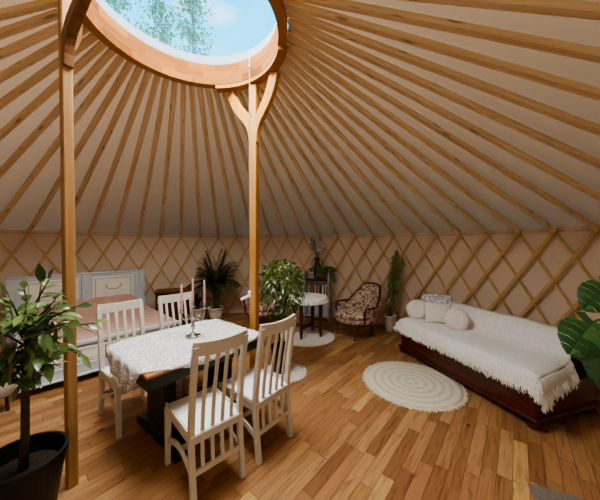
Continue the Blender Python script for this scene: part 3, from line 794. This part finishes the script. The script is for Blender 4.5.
# ------------------------------------------------------------------ armchairs
def armchair(loc, face, mat, label, high=.88):
    o = empty('tub_armchair', loc, face+PI/2); tag(o, label, 'armchair')     # local -y is the front
    m = MB(); m.lathe([(0, .25), (.24, .25), (.285, .265), (.30, .30), (.295, .335), (0, .345)], (0, -.03, 0), 40); m.build('seat_base', mat, o, smooth=True)
    m = MB(); m.lathe([(0, .34), (.25, .335), (.285, .355), (.29, .39), (.27, .42), (.18, .44), (0, .45)], (0, -.05, 0), 40); m.build('seat_cushion', mat, o, smooth=True)
    m = MB(); m.lathe([(.285, .245), (.305, .245), (.308, .262), (.298, .275), (.285, .27)], (0, -.03, 0), 40); m.build('seat_rail', DARKWOOD, o, smooth=True)
    # curved back: angle from front-left round the back to front-right
    def topz(s):      # s in -1..1, 0 at the back
        k = abs(s); return lerp(high, .53, min(1, (k-.22)/.36)**.85) if k > .22 else high-.015*(k/.22)**2
    def rad(z): return .285+.10*max(0, (z-.3))/.6
    def wallp(off):
        def f(u, v):
            s = u*2-1; a_ = PI/2+s*math.radians(108)
            zt = topz(s); z = lerp(.28, zt, v); r = rad(z)*(1.0)+off
            k = max(0, 1-abs(s)/.5); back = .10*k*max(0, (z-.35))
            return V((r*math.cos(a_), r*math.sin(a_)+back-.02, z))
        return f
    m = MB(); g1 = wallp(0.045); g0 = wallp(-.03)
    m.grid(40, 10, g1); m.grid(40, 10, g0)
    for i in range(40):
        a_, b_ = i/40, (i+1)/40
        m.add([g1(a_, 1), g1(b_, 1), g0(b_, 1), g0(a_, 1)], [(0, 1, 2, 3)])
    for u in (0, 1):
        for j in range(10): m.add([g1(u, j/10), g1(u, (j+1)/10), g0(u, (j+1)/10), g0(u, j/10)], [(0, 1, 2, 3)])
    m.build('backrest', mat, o, smooth=True)
    m = MB(); pts = [wallp(.012)(i/48, 1)+V((0, 0, .012)) for i in range(49)]; m.tube(pts, .019, 8)
    for u in (0, 1):
        e = wallp(.01)(u, 1); f_ = wallp(.01)(u, 0); m.tube([e+V((0, 0, .012)), lerp(e, f_, .3)+V((0, -.03, 0)), lerp(e, f_, .7)+V((0, -.01, 0)), f_], .017, 8)
    m.build('wooden_rim', DARKWOOD, o, smooth=True)
    for x, y in ((-.19, -.22), (.19, -.22), (-.17, .18), (.17, .18)):
        m = MB(); m.lathe([(0, 0), (.014, 0), (.018, .01), (.014, .03), (.018, .12), (.027, .2), (.024, .255), (0, .255)], (x, y, 0), 12); m.build('leg', MIDWOOD, o, smooth=True)
    o.scale = (1.13, 1.13, 1.0)
    return o
armchair((1.00, 4.66, 0), math.radians(-146), FLORAL, 'low brown and cream floral tub armchair with carved wooden rim, right of the bookshelf', .86)
armchair((-.72, 5.22, 0), math.radians(-88), FLORAL2, 'pink floral armchair standing by the wall behind the middle post', .94)

# small round table with ruffled cloth
o = empty('side_table', (.13, 4.60, 0), math.radians(20)); tag(o, 'small round dark wood side table on the white rug', 'table')
m = MB(); m.lathe([(0, .665), (.33, .665), (.335, .68), (.33, .692), (0, .692)], seg=40); m.build('tabletop', DARKWOOD, o, smooth=False)
m = MB(); m.lathe([(.24, .60), (.27, .60), (.27, .665), (.24, .665)], seg=32); m.build('apron', DARKWOOD, o)
for i in range(4):
    a_ = PI/4+i*PI/2; x, y = .25*math.cos(a_), .25*math.sin(a_)
    m = MB(); m.lathe([(0, 0), (.024, 0), (.019, .03), (.03, .1), (.03, .2), (.022, .24), (.033, .3), (.033, .6), (0, .62)], (x, y, .02), 10); m.build('leg', DARKWOOD, o, smooth=True)
m = MB()
for i in range(2):
    a_ = PI/4+i*PI/2; m.sweep([(.25*math.cos(a_), .25*math.sin(a_), .17+.004*i), (-.25*math.cos(a_), -.25*math.sin(a_), .17+.004*i)], (.03, .025))
m.build('stretcher', DARKWOOD, o)
m = MB()
def rc(u, v):
    a_ = 2*PI*v
    if u < .7: r = .345*u/.7; return V((r*math.cos(a_), r*math.sin(a_), .6975))
    t_ = (u-.7)/.3; r = .348+.02*t_+.012*math.sin(a_*30)*t_
    return V((r*math.cos(a_), r*math.sin(a_), .6975-.085*t_))
m.grid(14, 240, rc); tc = m.build('round_tablecloth', RUFFLE, smooth=True, thick=.003); tc.location = (.13, 4.60, 0)
tag(tc, 'white round tablecloth with ruffled edge on the small side table', 'tablecloth')

# ------------------------------------------------------------------ bookshelf
SA = math.atan2(-.405, .914); SO = V((.60, 5.47, 0))      # local x: along the front to the right; local +y to the wall; origin front right corner
s = empty('bookshelf', SO, SA); tag(s, 'narrow grey painted bookshelf against the wall behind the side table', 'bookshelf')
SW, SD = .56, .19
for x in (-.0125, -SW+.0125):
    m = MB(); m.box((x, SD/2, .51), (.025, SD, 1.02), bev=.004); m.build('side_panel', SHELFGREY, s)
for z in (.06, .50, .84):
    m = MB(); m.box((-SW/2, SD/2, z), (SW-.05, SD-.01, .026), bev=.003); m.build('shelf', DARKWOOD if z > .8 else SHELFGREY, s)
m = MB(); m.box((-SW/2, SD-.006, .51), (SW-.05, .01, .9)); m.build('back_panel', SHELFGREY, s)
def sw(x, y, z): return SO+Matrix.Rotation(SA, 3, 'Z')@V((x, y, z))
bookcols = [('red', (150, 52, 46)), ('cream', (214, 204, 182)), ('dark blue', (44, 56, 92)), ('white', (222, 220, 214)), ('teal', (58, 108, 108)), ('black', (34, 32, 34)), ('pink', (206, 142, 146)), ('brown', (112, 78, 52)), ('pale blue', (150, 172, 192)), ('orange', (196, 116, 60)), ('dark green', (48, 74, 52)), ('grey', (136, 134, 132)), ('maroon', (92, 34, 42)), ('yellow', (202, 176, 96))]
x = -.03
for i, (cn, c_) in enumerate(bookcols):
    th = R.uniform(.022, .036); hg = R.uniform(.20, .27); dp = R.uniform(.12, .15)
    o = empty('book', sw(x-th/2, .012, .5135), SA); tag(o, '%s-spined book standing in the row on the bookshelf' % cn, 'book', 'books on the bookshelf')
    mt = simple('book_'+cn.replace(' ', '_'), lin(*c_), .55, .06, 20)
    m = MB(); m.box((0, .002, hg/2), (th, .004, hg)); m.box((-th/2+.001, dp/2, hg/2), (.002, dp, hg)); m.box((th/2-.001, dp/2, hg/2), (.002, dp, hg)); m.build('cover', mt, o)
    m = MB(); m.box((0, dp/2, hg/2), (th-.005, dp-.008, hg-.008)); m.build('pages', CREAM, o)
    x -= th+.002
    if x < -SW+.06: break

# ------------------------------------------------------------------ plants
def pot_mesh(r0, r1, h, lip=.012, wall_=.012):
    m = MB(); m.lathe([(0, 0), (r0, 0), (lerp(r0, r1, .5)*1.0, h*.5), (r1, h-.03), (r1+lip, h-.028), (r1+lip, h), (r1-wall_+lip*.5, h), (r1-wall_, h-.06), (r0*.9, .04), (0, .04)], seg=40); return m
def soil(r, z):
    m = MB(); m.lathe([(0, z+.01), (r*.6, z+.006), (r, z)], seg=28); return m
def rdir(up=0.0):
    a_ = R.uniform(0, 2*PI); z = R.uniform(-1, 1); q = math.sqrt(1-z*z); return V((q*math.cos(a_), q*math.sin(a_), z+up)).normalized()

# lemon tree in the foreground
o = empty('citrus_tree', (-1.535, 1.44, 0)); tag(o, 'small glossy-leaved citrus tree in a black pot beside the tall left post', 'potted tree')
pot_mesh(.125, .185, .425, .008).build('pot', POTBLACK, o, smooth=False)
soil(.155, .335).build('soil', SOIL, o, smooth=True)
m = MB(); tr = [V((0, 0, .33)), V((.005, .01, .55)), V((.02, 0, .8)), V((.035, .0, 1.0)), V((.045, .01, 1.10))]
m.tube(tr, [.022, .019, .017, .015, .013], 10)
tk = m.build('trunk', BARK, o, smooth=True)
mb = MB(); ml = MB()
def twig(p0, p1, r0=.007, r1=.003, nl=7, ll=.085, sag=.03):
    p0, p1 = V(p0), V(p1); md = (p0+p1)/2+V((R.uniform(-.02, .02), R.uniform(-.02, .02), sag))
    pts = [p0, lerp(p0, md, .6), md, lerp(md, p1, .6), p1]; mb.tube(pts, [r0, lerp(r0, r1, .3), lerp(r0, r1, .5), lerp(r0, r1, .8), r1], 6)
    ax = (p1-p0).normalized()
    for i in range(nl):
        t_ = lerp(.3, 1, i/(nl-1)); q = md*(4*t_*(1-t_)*.5)+p0*((1-t_)*(1-t_)+t_*(1-t_)*0)+p1*(t_*t_)
        q = p0*(1-t_)**2+md*2*t_*(1-t_)+p1*t_*t_
        dr = (ax*.6+rdir(.0)*.9); dr.z = dr.z*.6-.08
        if i == nl-1: dr = ax+rdir()*.4
        ml.leaf(q, dr, V((R.uniform(-.5, .5), R.uniform(-.7, .2), 1)), ll*R.uniform(.75, 1.2), ll*.42*R.uniform(.8, 1.15), droop=R.uniform(.1, .4), fold=.12)
top = tr[-1]
ends = [(-.16, -.1, 1.30), (-.10, .12, 1.33), (.02, .1, 1.36), (.08, -.12, 1.32), (.16, .0, 1.40), (.27, -.08, 1.31), (.36, -.06, 1.27), (.42, -.02, 1.17), (.30, -.16, 1.16), (.36, -.06, 1.02), (.26, -.12, .98), (-.10, -.14, 1.16), (.05, .16, 1.22), (.24, -.06, 1.24), (.32, -.12, 1.10), (.16, -.10, 1.08), (.20, -.16, 1.28), (.14, -.18, 1.2), (.36, -.12, 1.2), (.0, -.16, 1.26), (-.05, .0, 1.24), (.28, -.18, 1.05)]
for e in ends:
    twig(lerp(tr[3], top, R.uniform(.2, 1)), e, nl=R.randint(6, 9), ll=.10)
for i in range(28):
    a_ = R.uniform(-PI*.95, PI*.2); e = V((-.04+.20*math.cos(a_)*R.uniform(.5, 1), .14*math.sin(a_), R.uniform(.80, 1.08)))
    twig(V((.02, 0, R.uniform(.82, 1.05))), e, .004, .002, 7, .08, .02)
ml.leaf(V((.11, .02, 1.38)), V((-.25, .05, 1)), V((.2, -1, .1)), .115, .055, 0, .1)
mb.build('branches', BARK, tk, smooth=True); ml.build('foliage', LEMONLEAF, o, smooth=True)

# weeping fig
o = empty('weeping_fig', (-.225, 3.29, 0)); tag(o, 'bushy weeping fig in a black pot on the white fur mat', 'potted plant')
m = pot_mesh(.11, .135, .31, .006); m.v = [(x, y, z+.02) for x, y, z in m.v]; m.build('pot', POTBLACK, o)
soil(.118, .28).build('soil', SOIL, o, smooth=True)
m = MB()
for i in range(3):
    a_ = i*2.1; m.tube([(.02*math.cos(a_), .02*math.sin(a_), .27), (.035*math.cos(a_+1), .035*math.sin(a_+1), .5), (.03*math.cos(a_+2), .03*math.sin(a_+2), .75), (.08*math.cos(a_+2.4), .08*math.sin(a_+2.4), 1.05)], [.013, .012, .011, .006], 7)
stm = m.build('stem', BARK, o, smooth=True)
m = MB(); ml = MB()
for i in range(30):
    d_ = rdir(.35); e = V((d_.x*.27, d_.y*.25, 1.12+d_.z*.24)); p0 = V((R.uniform(-.05, .05), R.uniform(-.05, .05), R.uniform(.85, 1.1)))
    m.tube(bez(p0, lerp(p0, e, .4)+V((0, 0, .06)), e+V((0, 0, .02)), e-V((-d_.x*.05, -d_.y*.05, .12)), 6), [.004, .004, .003, .003, .002, .002, .001], 4)
for i in range(1000):
    d_ = rdir(.25); rr = R.uniform(.55, 1.0)**.5
    p = V((d_.x*.31*rr, d_.y*.29*rr, 1.08+d_.z*.32*rr))
    if d_.z < -.3: p.z = 1.08+d_.z*.40*rr
    lim = V((d_.x*.5, d_.y*.5, -.75+max(0, d_.z)*.8))+rdir()*.45
    ml.leaf(p, lim, V((d_.x, d_.y, .6)), R.uniform(.05, .075), R.uniform(.022, .03), .1, .1, seg=2)
m.build('twigs', BARK, stm); ml.build('foliage', FICUSLEAF, o, smooth=True)

# palm in white pot
def frond(ml, ms, base, d, length, arch, nl=36, ll=.20, lw=.015):
    base = V(base); d = V((d[0], d[1], 0)).normalized(); pts = []
    for i in range(13):
        t_ = i/12; pts.append(base+d*(length*(.07*t_+.36*arch*t_*t_))+V((0, 0, length*(1.0*t_-.62*arch*t_**2.6))))
    ms.tube(pts, [.008*(1-.8*i/12)+.001 for i in range(13)], 5)
    for i in range(nl):
        t_ = lerp(.38, 1, i/(nl-1)); f = t_*12; j = min(int(f), 11); q = lerp(pts[j], pts[j+1], f-j); ax = (pts[j+1]-pts[j]).normalized()
        sd = ax.cross(V((0, 0, 1)))
        if sd.length < .05: sd = V((-d.y, d.x, 0))
        sd.normalize()
        for sg in (-1, 1):
            dr = sd*sg+ax*.75+V((0, 0, .12)); k = math.sin(PI*lerp(.25, .98, (t_-.38)/.62))
            ml.leaf(q, dr, V((0, 0, 1)), ll*(.45+.6*k)*R.uniform(.85, 1.1), lw, R.uniform(.25, .6), .1, seg=2)
o = empty('potted_palm', (-1.80, 5.62, 0)); tag(o, 'dark feathery palm in a white pot against the wall beyond the table', 'potted plant')
pot_mesh(.12, .165, .255, .004).build('pot', POTWHITE, o, smooth=True); soil(.145, .225).build('soil', SOIL, o, smooth=True)
ms = MB(); ml = MB()
for i in range(34):
    a_ = i*2.399+R.uniform(-.2, .2); arch = R.uniform(.35, 1.0) if i > 5 else .25
    frond(ml, ms, (R.uniform(-.05, .05), R.uniform(-.05, .05), .22), (math.cos(a_), math.sin(a_)*.4-.25), R.uniform(1.2, 1.5) if arch < .6 else R.uniform(1.05, 1.35), arch)
for q_ in (ms, ml):      # fronds bend against the canvas, never through it
    for i, v in enumerate(q_.v):
        wx, wy = o.location.x+v[0]-CX, o.location.y+v[1]-CY; rr = math.hypot(wx, wy)
        if rr > 3.93: q_.v[i] = (CX+wx*3.93/rr-o.location.x, CY+wy*3.93/rr-o.location.y, v[2])
ms.build('stems', GREENSTEM, o, smooth=True); ml.build('foliage', PALMLEAF, o, smooth=True)

# smaller broad leaved plant in white pot
o = empty('potted_plant', (-2.16, 5.52, 0)); tag(o, 'dark strap-leaved plant in a white pot, left of the palm', 'potted plant')
pot_mesh(.10, .145, .26, .004).build('pot', POTWHITE, o, smooth=True); soil(.125, .23).build('soil', SOIL, o, smooth=True)
ml = MB()
for i in range(15):
    a_ = i*2.4; ln_ = R.uniform(.24, .42); d_ = V((math.cos(a_), math.sin(a_)*.6-.1, 0)); p = V((d_.x*.03, d_.y*.03, .22))
    pts = bez(p, p+V((0, 0, ln_*.7)), p+d_*ln_*.5+V((0, 0, ln_*1.0)), p+d_*ln_*1.0+V((0, 0, ln_*.55)), 8)
    vs = []; fs = []
    sd = V((-d_.y, d_.x, 0)).normalized()
    for j, q in enumerate(pts):
        w_ = .032*math.sin(PI*lerp(.12, 1, j/8)); vs += [q+sd*w_+V((0, 0, w_*.3)), q, q-sd*w_+V((0, 0, w_*.3))]
    for j in range(8): o_ = j*3; fs += [(o_, o_+3, o_+4, o_+1), (o_+1, o_+4, o_+5, o_+2)]
    ml.add(vs, fs)
ml.build('foliage', DARKLEAF, o, smooth=True)

# tall trailing plant in white planter by the daybed
o = empty('trailing_plant', (1.655, 4.82, 0)); tag(o, 'tall upright plant with thin hanging leaves in a white pot behind the daybed', 'potted plant')
pot_mesh(.075, .11, .31, .004).build('pot', POTWHITE, o, smooth=True); soil(.095, .28).build('soil', SOIL, o, smooth=True)
ms = MB(); ml = MB()
stems = [((.01, 0), (.13, .03), 1.50, .018), ((-.03, .02), (.06, .02), 1.40, .010), ((.03, -.02), (.22, .0), 1.38, .008), ((-.02, -.03), (.02, -.02), 1.20, .007), ((0, .03), (.17, .05), 1.28, .007)]
for (b0, e0, h_, r_) in stems:
    pts = [V((lerp(b0[0], e0[0], t_**1.3), lerp(b0[1], e0[1], t_), lerp(.28, h_, t_))) for t_ in [i/10 for i in range(11)]]
    ms.tube(pts, [r_*(1-.5*i/10) for i in range(11)], 6)
    for i in range(120):
        t_ = R.uniform(.28, 1); q = pts[min(10, int(t_*10))].lerp(pts[min(10, int(t_*10)+1)], (t_*10) % 1)
        a_ = R.uniform(0, 2*PI); dr = V((math.cos(a_), math.sin(a_), R.uniform(-1.4, .1)))
        ml.leaf(q, dr, V((math.cos(a_), math.sin(a_), .8)), R.uniform(.06, .12), R.uniform(.014, .022), .5, .1, seg=2)
ms.build('stems', GREENSTEM, o, smooth=True); ml.build('foliage', HANGLEAF, o, smooth=True)

# ivy and vase on the bookshelf
o = empty('trailing_ivy', sw(-.17, .10, .853)); tag(o, 'leafy green ivy spilling over the top shelf of the bookshelf', 'potted plant')
m = pot_mesh(.045, .06, .10, .004, .008); m.build('pot', TERRA, o, smooth=True); soil(.05, .08).build('soil', SOIL, o)
ms = MB(); ml = MB()
for i in range(16):
    a_ = R.uniform(PI*.8, PI*2.2); rr = R.uniform(.12, .27); e = V((rr*math.cos(a_)*1.1, rr*math.sin(a_)*.35-.03, R.uniform(.0, .24)))
    if e.z < .06: e.y -= .05
    pts = bez((0, 0, .08), (e.x*.2, e.y*.3, .25), (e.x*.7, e.y*.8, .25+e.z*.2), e, 8); ms.tube(pts, .003, 4)
    for q in pts[1:]:
        for _ in range(4): ml.leaf(q+rdir()*.015, rdir(-.2), V((R.uniform(-.5, .5), -1, .6)), R.uniform(.045, .07), R.uniform(.032, .045), .2, .1, seg=2)
ms.build('stems', GREENSTEM, o); ml.build('foliage', IVYLEAF, o, smooth=True)
o = empty('flower_vase', sw(-.29, .085, .853)); tag(o, 'dark maroon vase standing on top of the bookshelf', 'vase')
m = MB(); m.lathe([(0, 0), (.045, 0), (.05, .02), (.075, .12), (.085, .22), (.065, .32), (.045, .38), (.055, .43), (.075, .46), (.068, .462), (.04, .40), (.035, .38), (0, .36)], seg=24); m.build('body', VASE, o, smooth=True)
m = MB()
for s_ in (-1, 1): m.tube(bez((s_*.05, 0, .40), (s_*.13, 0, .46), (s_*.12, 0, .28), (s_*.08, 0, .24), 8), .009, 6)
m.build('handle', VASE, o, smooth=True)
o = empty('flower_bunch', sw(-.29, .085, .853+.37)); tag(o, 'bunch of dark and white flowers standing in the maroon vase', 'flowers')
for i in range(18):
    ms = MB(); ml = MB()
    e = V((R.uniform(-.17, .17), R.uniform(-.10, .06), R.uniform(.24, .50))); pts = bez((R.uniform(-.02, .02), R.uniform(-.02, .02), .0), (0, 0, .15), (e.x*.6, e.y*.6, e.z*.7), e, 6); ms.tube(pts, .003, 4)
    for c_ in range(2):
        q = e+rdir()*.02*c_
        for j in range(6):
            a_ = j*PI/3+R.random(); nn = V((0, -1, .3)); dd = V((math.cos(a_), -.25, math.sin(a_))); ml.leaf(q, dd, nn, R.uniform(.04, .055), .034, 0, .1, seg=2)
    bl = ml.build('blossom', ORCHID, o, smooth=True); ms.build('stem', GREENSTEM, bl)

# monstera at the right edge
MP = V((2.47, 1.75, 0))
o = empty('monstera', MP); tag(o, 'large monstera with split glossy leaves at the right edge, before the daybed', 'potted plant')
pot_mesh(.13, .17, .30, .006).build('pot', POTWHITE, o, smooth=True); soil(.15, .27).build('soil', SOIL, o, smooth=True)
def monstera_leaf(tip_at, dirv, nrm, L_):
    """heart-shaped leaf with slits, its stalk end at tip_at"""
    d_ = V(dirv).normalized(); n_ = V(nrm); sd = d_.cross(n_).normalized(); n_ = sd.cross(d_).normalized(); m = MB(); p0 = V(tip_at)
    lob = 6
    for sg in (-1, 1):
        for i in range(lob):
            t0, t1 = i/lob, (i+.93)/lob
            def w(t): return .5*L_*math.sin(PI*min(1, (t*.86+.14)))**.75
            rows = []
            for t_ in (t0, (t0+t1)/2, t1):
                mid = p0+d_*(L_*t_*.98)-V((0, 0, .22*L_*t_*t_))
                wd = w(t_)*(1 if t_ != t1 else .97); bk = .12 if i == 0 else -.10
                q1 = mid+sd*(sg*wd*.5)+n_*(.05*L_)+d_*(-bk*wd*.4); q2 = mid+sd*(sg*wd)+n_*(-.02*L_)+d_*(-bk*wd-.10*L_*(1 if i == 0 else 0))
                rows.append((mid, q1, q2))
            vs = [x for r in rows for x in r]
            m.add(vs, [(0, 1, 4, 3), (1, 2, 5, 4), (3, 4, 7, 6), (4, 5, 8, 7)])
            # web next to the midrib joining lobes
            if i < lob-1:
                t2 = (i+1)/lob; mid2 = p0+d_*(L_*t2*.98)-V((0, 0, .22*L_*t2*t2)); q2_ = mid2+sd*(sg*w(t2)*.5)+n_*(.05*L_)
                m.add([rows[2][0], rows[2][0].lerp(rows[2][1], .9), mid2.lerp(q2_, .9), mid2], [(0, 1, 2, 3)])
        tt = 1.0
    return m
for lp, dv_, nv_, L_ in [((2.00, 1.78, 1.08), (-.75, -.1, -.62), (-.35, -.75, .65), .26), ((2.07, 1.70, .99), (-.45, -.25, -.85), (-.3, -.8, .55), .32), ((2.15, 1.80, 1.33), (-.75, .1, -.55), (-.3, -.7, .7), .23),
                         ((2.20, 1.68, 1.14), (-.3, -.3, -.8), (-.2, -.9, .4), .28), ((2.16, 1.74, .78), (-.25, -.3, -.9), (-.3, -.8, .4), .26), ((2.5, 1.95, 1.25), (.5, .4, -.2), (0, -.4, .9), .28), ((2.28, 1.80, 1.32), (-.2, -.3, -.6), (-.1, -.8, .5), .26), ((2.6, 1.5, .9), (.4, -.5, -.6), (.2, -.6, .6), .26)]:
    lm = monstera_leaf(V(lp)-MP, dv_, nv_, L_).build('leaf', MONLEAF, o, smooth=True)
    m = MB(); m.tube(bez((0, 0, .27), (R.uniform(-.05, .05), R.uniform(-.05, .05), .6), V(lp)-MP+V((.1, .05, .12)), V(lp)-MP, 10), [.010]*6+[.007]*5, 7); m.build('stalk', GREENSTEM, lm, smooth=True)

# low stool cut by the left edge
o = empty('pouffe', (-2.86, 2.42, 0)); tag(o, 'low beige stool cut off by the left edge of the photo, beside the bed', 'stool')
m = MB(); m.lathe([(0, .17), (.13, .17), (.15, .19), (.155, .26), (.15, .33), (.12, .355), (0, .36)], seg=28); m.build('seat', BEIGE, o, smooth=True)
for i in range(4):
    a_ = PI/4+i*PI/2; m = MB(); m.tube([(.10*math.cos(a_), .10*math.sin(a_), 0), (.09*math.cos(a_), .09*math.sin(a_), .18)], .014, 8); m.build('leg', DARKWOOD, o)

# ------------------------------------------------------------------ outside: trees seen through the skylight
def sky_tree(base, h, spread, n, label, narrow=1.0, z0=.55):
    o = empty('birch_tree', base); tag(o, label, 'tree', 'trees above the skylight')
    ms = MB(); ml = MB()
    tr_ = [V((0, 0, -.1)), V((.05, 0, h*.4)), V((0, .05, h*.8)), V((.02, 0, h))]; ms.tube(tr_, [.09, .06, .025, .006], 6)
    for i in range(n):
        t_ = R.uniform(z0, 1); p = V((0, 0, h*t_)); k = (1-t_)/(1-z0); a_ = R.uniform(0, 2*PI); rr = spread*(.2+.8*math.sin(PI*min(1, k*.8+.1)))*R.uniform(.2, 1)*narrow
        e = p+V((rr*math.cos(a_), rr*math.sin(a_), R.uniform(.3, 1.0)*rr+.1)); ms.tube([p, lerp(p, e, .5)+V((0, 0, -.03)), e], [.012, .007, .003], 4)
        for j in range(8):
            q = lerp(p, e, R.uniform(.4, 1.05))+rdir()*.12; ml.leaf(q, rdir(-.3), rdir(.3), R.uniform(.07, .12), R.uniform(.05, .08), .1, .1, seg=2)
    ms.build('trunk', BIRCHBARK, o, smooth=True); ml.build('foliage', SKYLEAF, o)
sky_tree((-5.55, 8.0, 0), 9.3, 1.1, 170, 'leafy pale treetop at the left edge of the skylight', 1.1, .6)
sky_tree((-4.47, 8.6, 0), 9.2, .8, 130, 'leafy pale treetop in the middle between the other two in the skylight', 1.0, .62)
sky_tree((-3.3, 8.2, 0), 9.6, 1.0, 140, 'tallest and slimmest pale treetop, rightmost in the skylight', .8, .62)

# ------------------------------------------------------------------ world, light, camera
w = bpy.data.worlds.new('sky'); scene.world = w; w.use_nodes = True; nt = w.node_tree; nt.nodes.clear()
out = nt.nodes.new('ShaderNodeOutputWorld'); bg = nt.nodes.new('ShaderNodeBackground'); nt.links.new(bg.outputs[0], out.inputs[0])
tc = N(nt, 'ShaderNodeTexCoord'); mp = N(nt, 'ShaderNodeMapping'); mp.inputs['Scale'].default_value = (1, 1, 2.2); nt.links.new(tc.outputs['Generated'], mp.inputs[0])
no = N(nt, 'ShaderNodeTexNoise', Scale=5.0, Detail=7.0, Distortion=.6); nt.links.new(mp.outputs[0], no.inputs['Vector'])
cr = ramp(nt, [(.58, (0, 0, 0)), (.85, (.8, .8, .8))]); nt.links.new(no.outputs['Fac'], cr.inputs[0])
sx = N(nt, 'ShaderNodeSeparateXYZ'); nt.links.new(tc.outputs['Generated'], sx.inputs[0])
sk = ramp(nt, [(.35, lin(130, 226, 255)), (.60, lin(56, 204, 255)), (.75, lin(36, 186, 255))]); nt.links.new(sx.outputs['Z'], sk.inputs[0])
mx = N(nt, 'ShaderNodeMixRGB'); mx.inputs[2].default_value = (*lin(235, 248, 255), 1)
nt.links.new(cr.outputs[0], mx.inputs[0]); nt.links.new(sk.outputs[0], mx.inputs[1]); nt.links.new(mx.outputs[0], bg.inputs[0])
bg.inputs[1].default_value = 1.45

def area(name, loc, target, sx_, sy_, power, col):
    l = bpy.data.lights.new(name, 'AREA'); l.shape = 'RECTANGLE'; l.size = sx_; l.size_y = sy_; l.energy = power; l.color = col
    o = bpy.data.objects.new(name, l); COL.objects.link(o); o.location = loc
    o.rotation_euler = (V(target)-V(loc)).to_track_quat('-Z', 'Y').to_euler(); return o
area('sky_light', (-1.3, 1.05, 5.3), (-1.3, 1.051, 0), 6.6, 5.4, 1420, (1.0, .985, .95))
area('rear_fill_light', (.2, -1.45, 1.3), (-.3, 3, .9), 1.6, 1.7, 8, (1.0, .95, .88))  # added soft fill from behind the camera, no door modelled

cam = bpy.data.cameras.new('camera'); cam.sensor_width = 36; cam.lens = 36*263.8/600; cam.clip_start = .02; cam.clip_end = 200
co = bpy.data.objects.new('camera', cam); COL.objects.link(co)
co.matrix_world = Matrix.Translation((0, 0, 1.6)) @ Matrix.Rotation(PI/2-.0214, 4, 'X') @ Matrix.Rotation(.0034, 4, 'Z')
scene.camera = co
scene.view_settings.view_transform = 'AgX'
scene.view_settings.look = 'AgX - Medium High Contrast'
scene.view_settings.exposure = 1.1
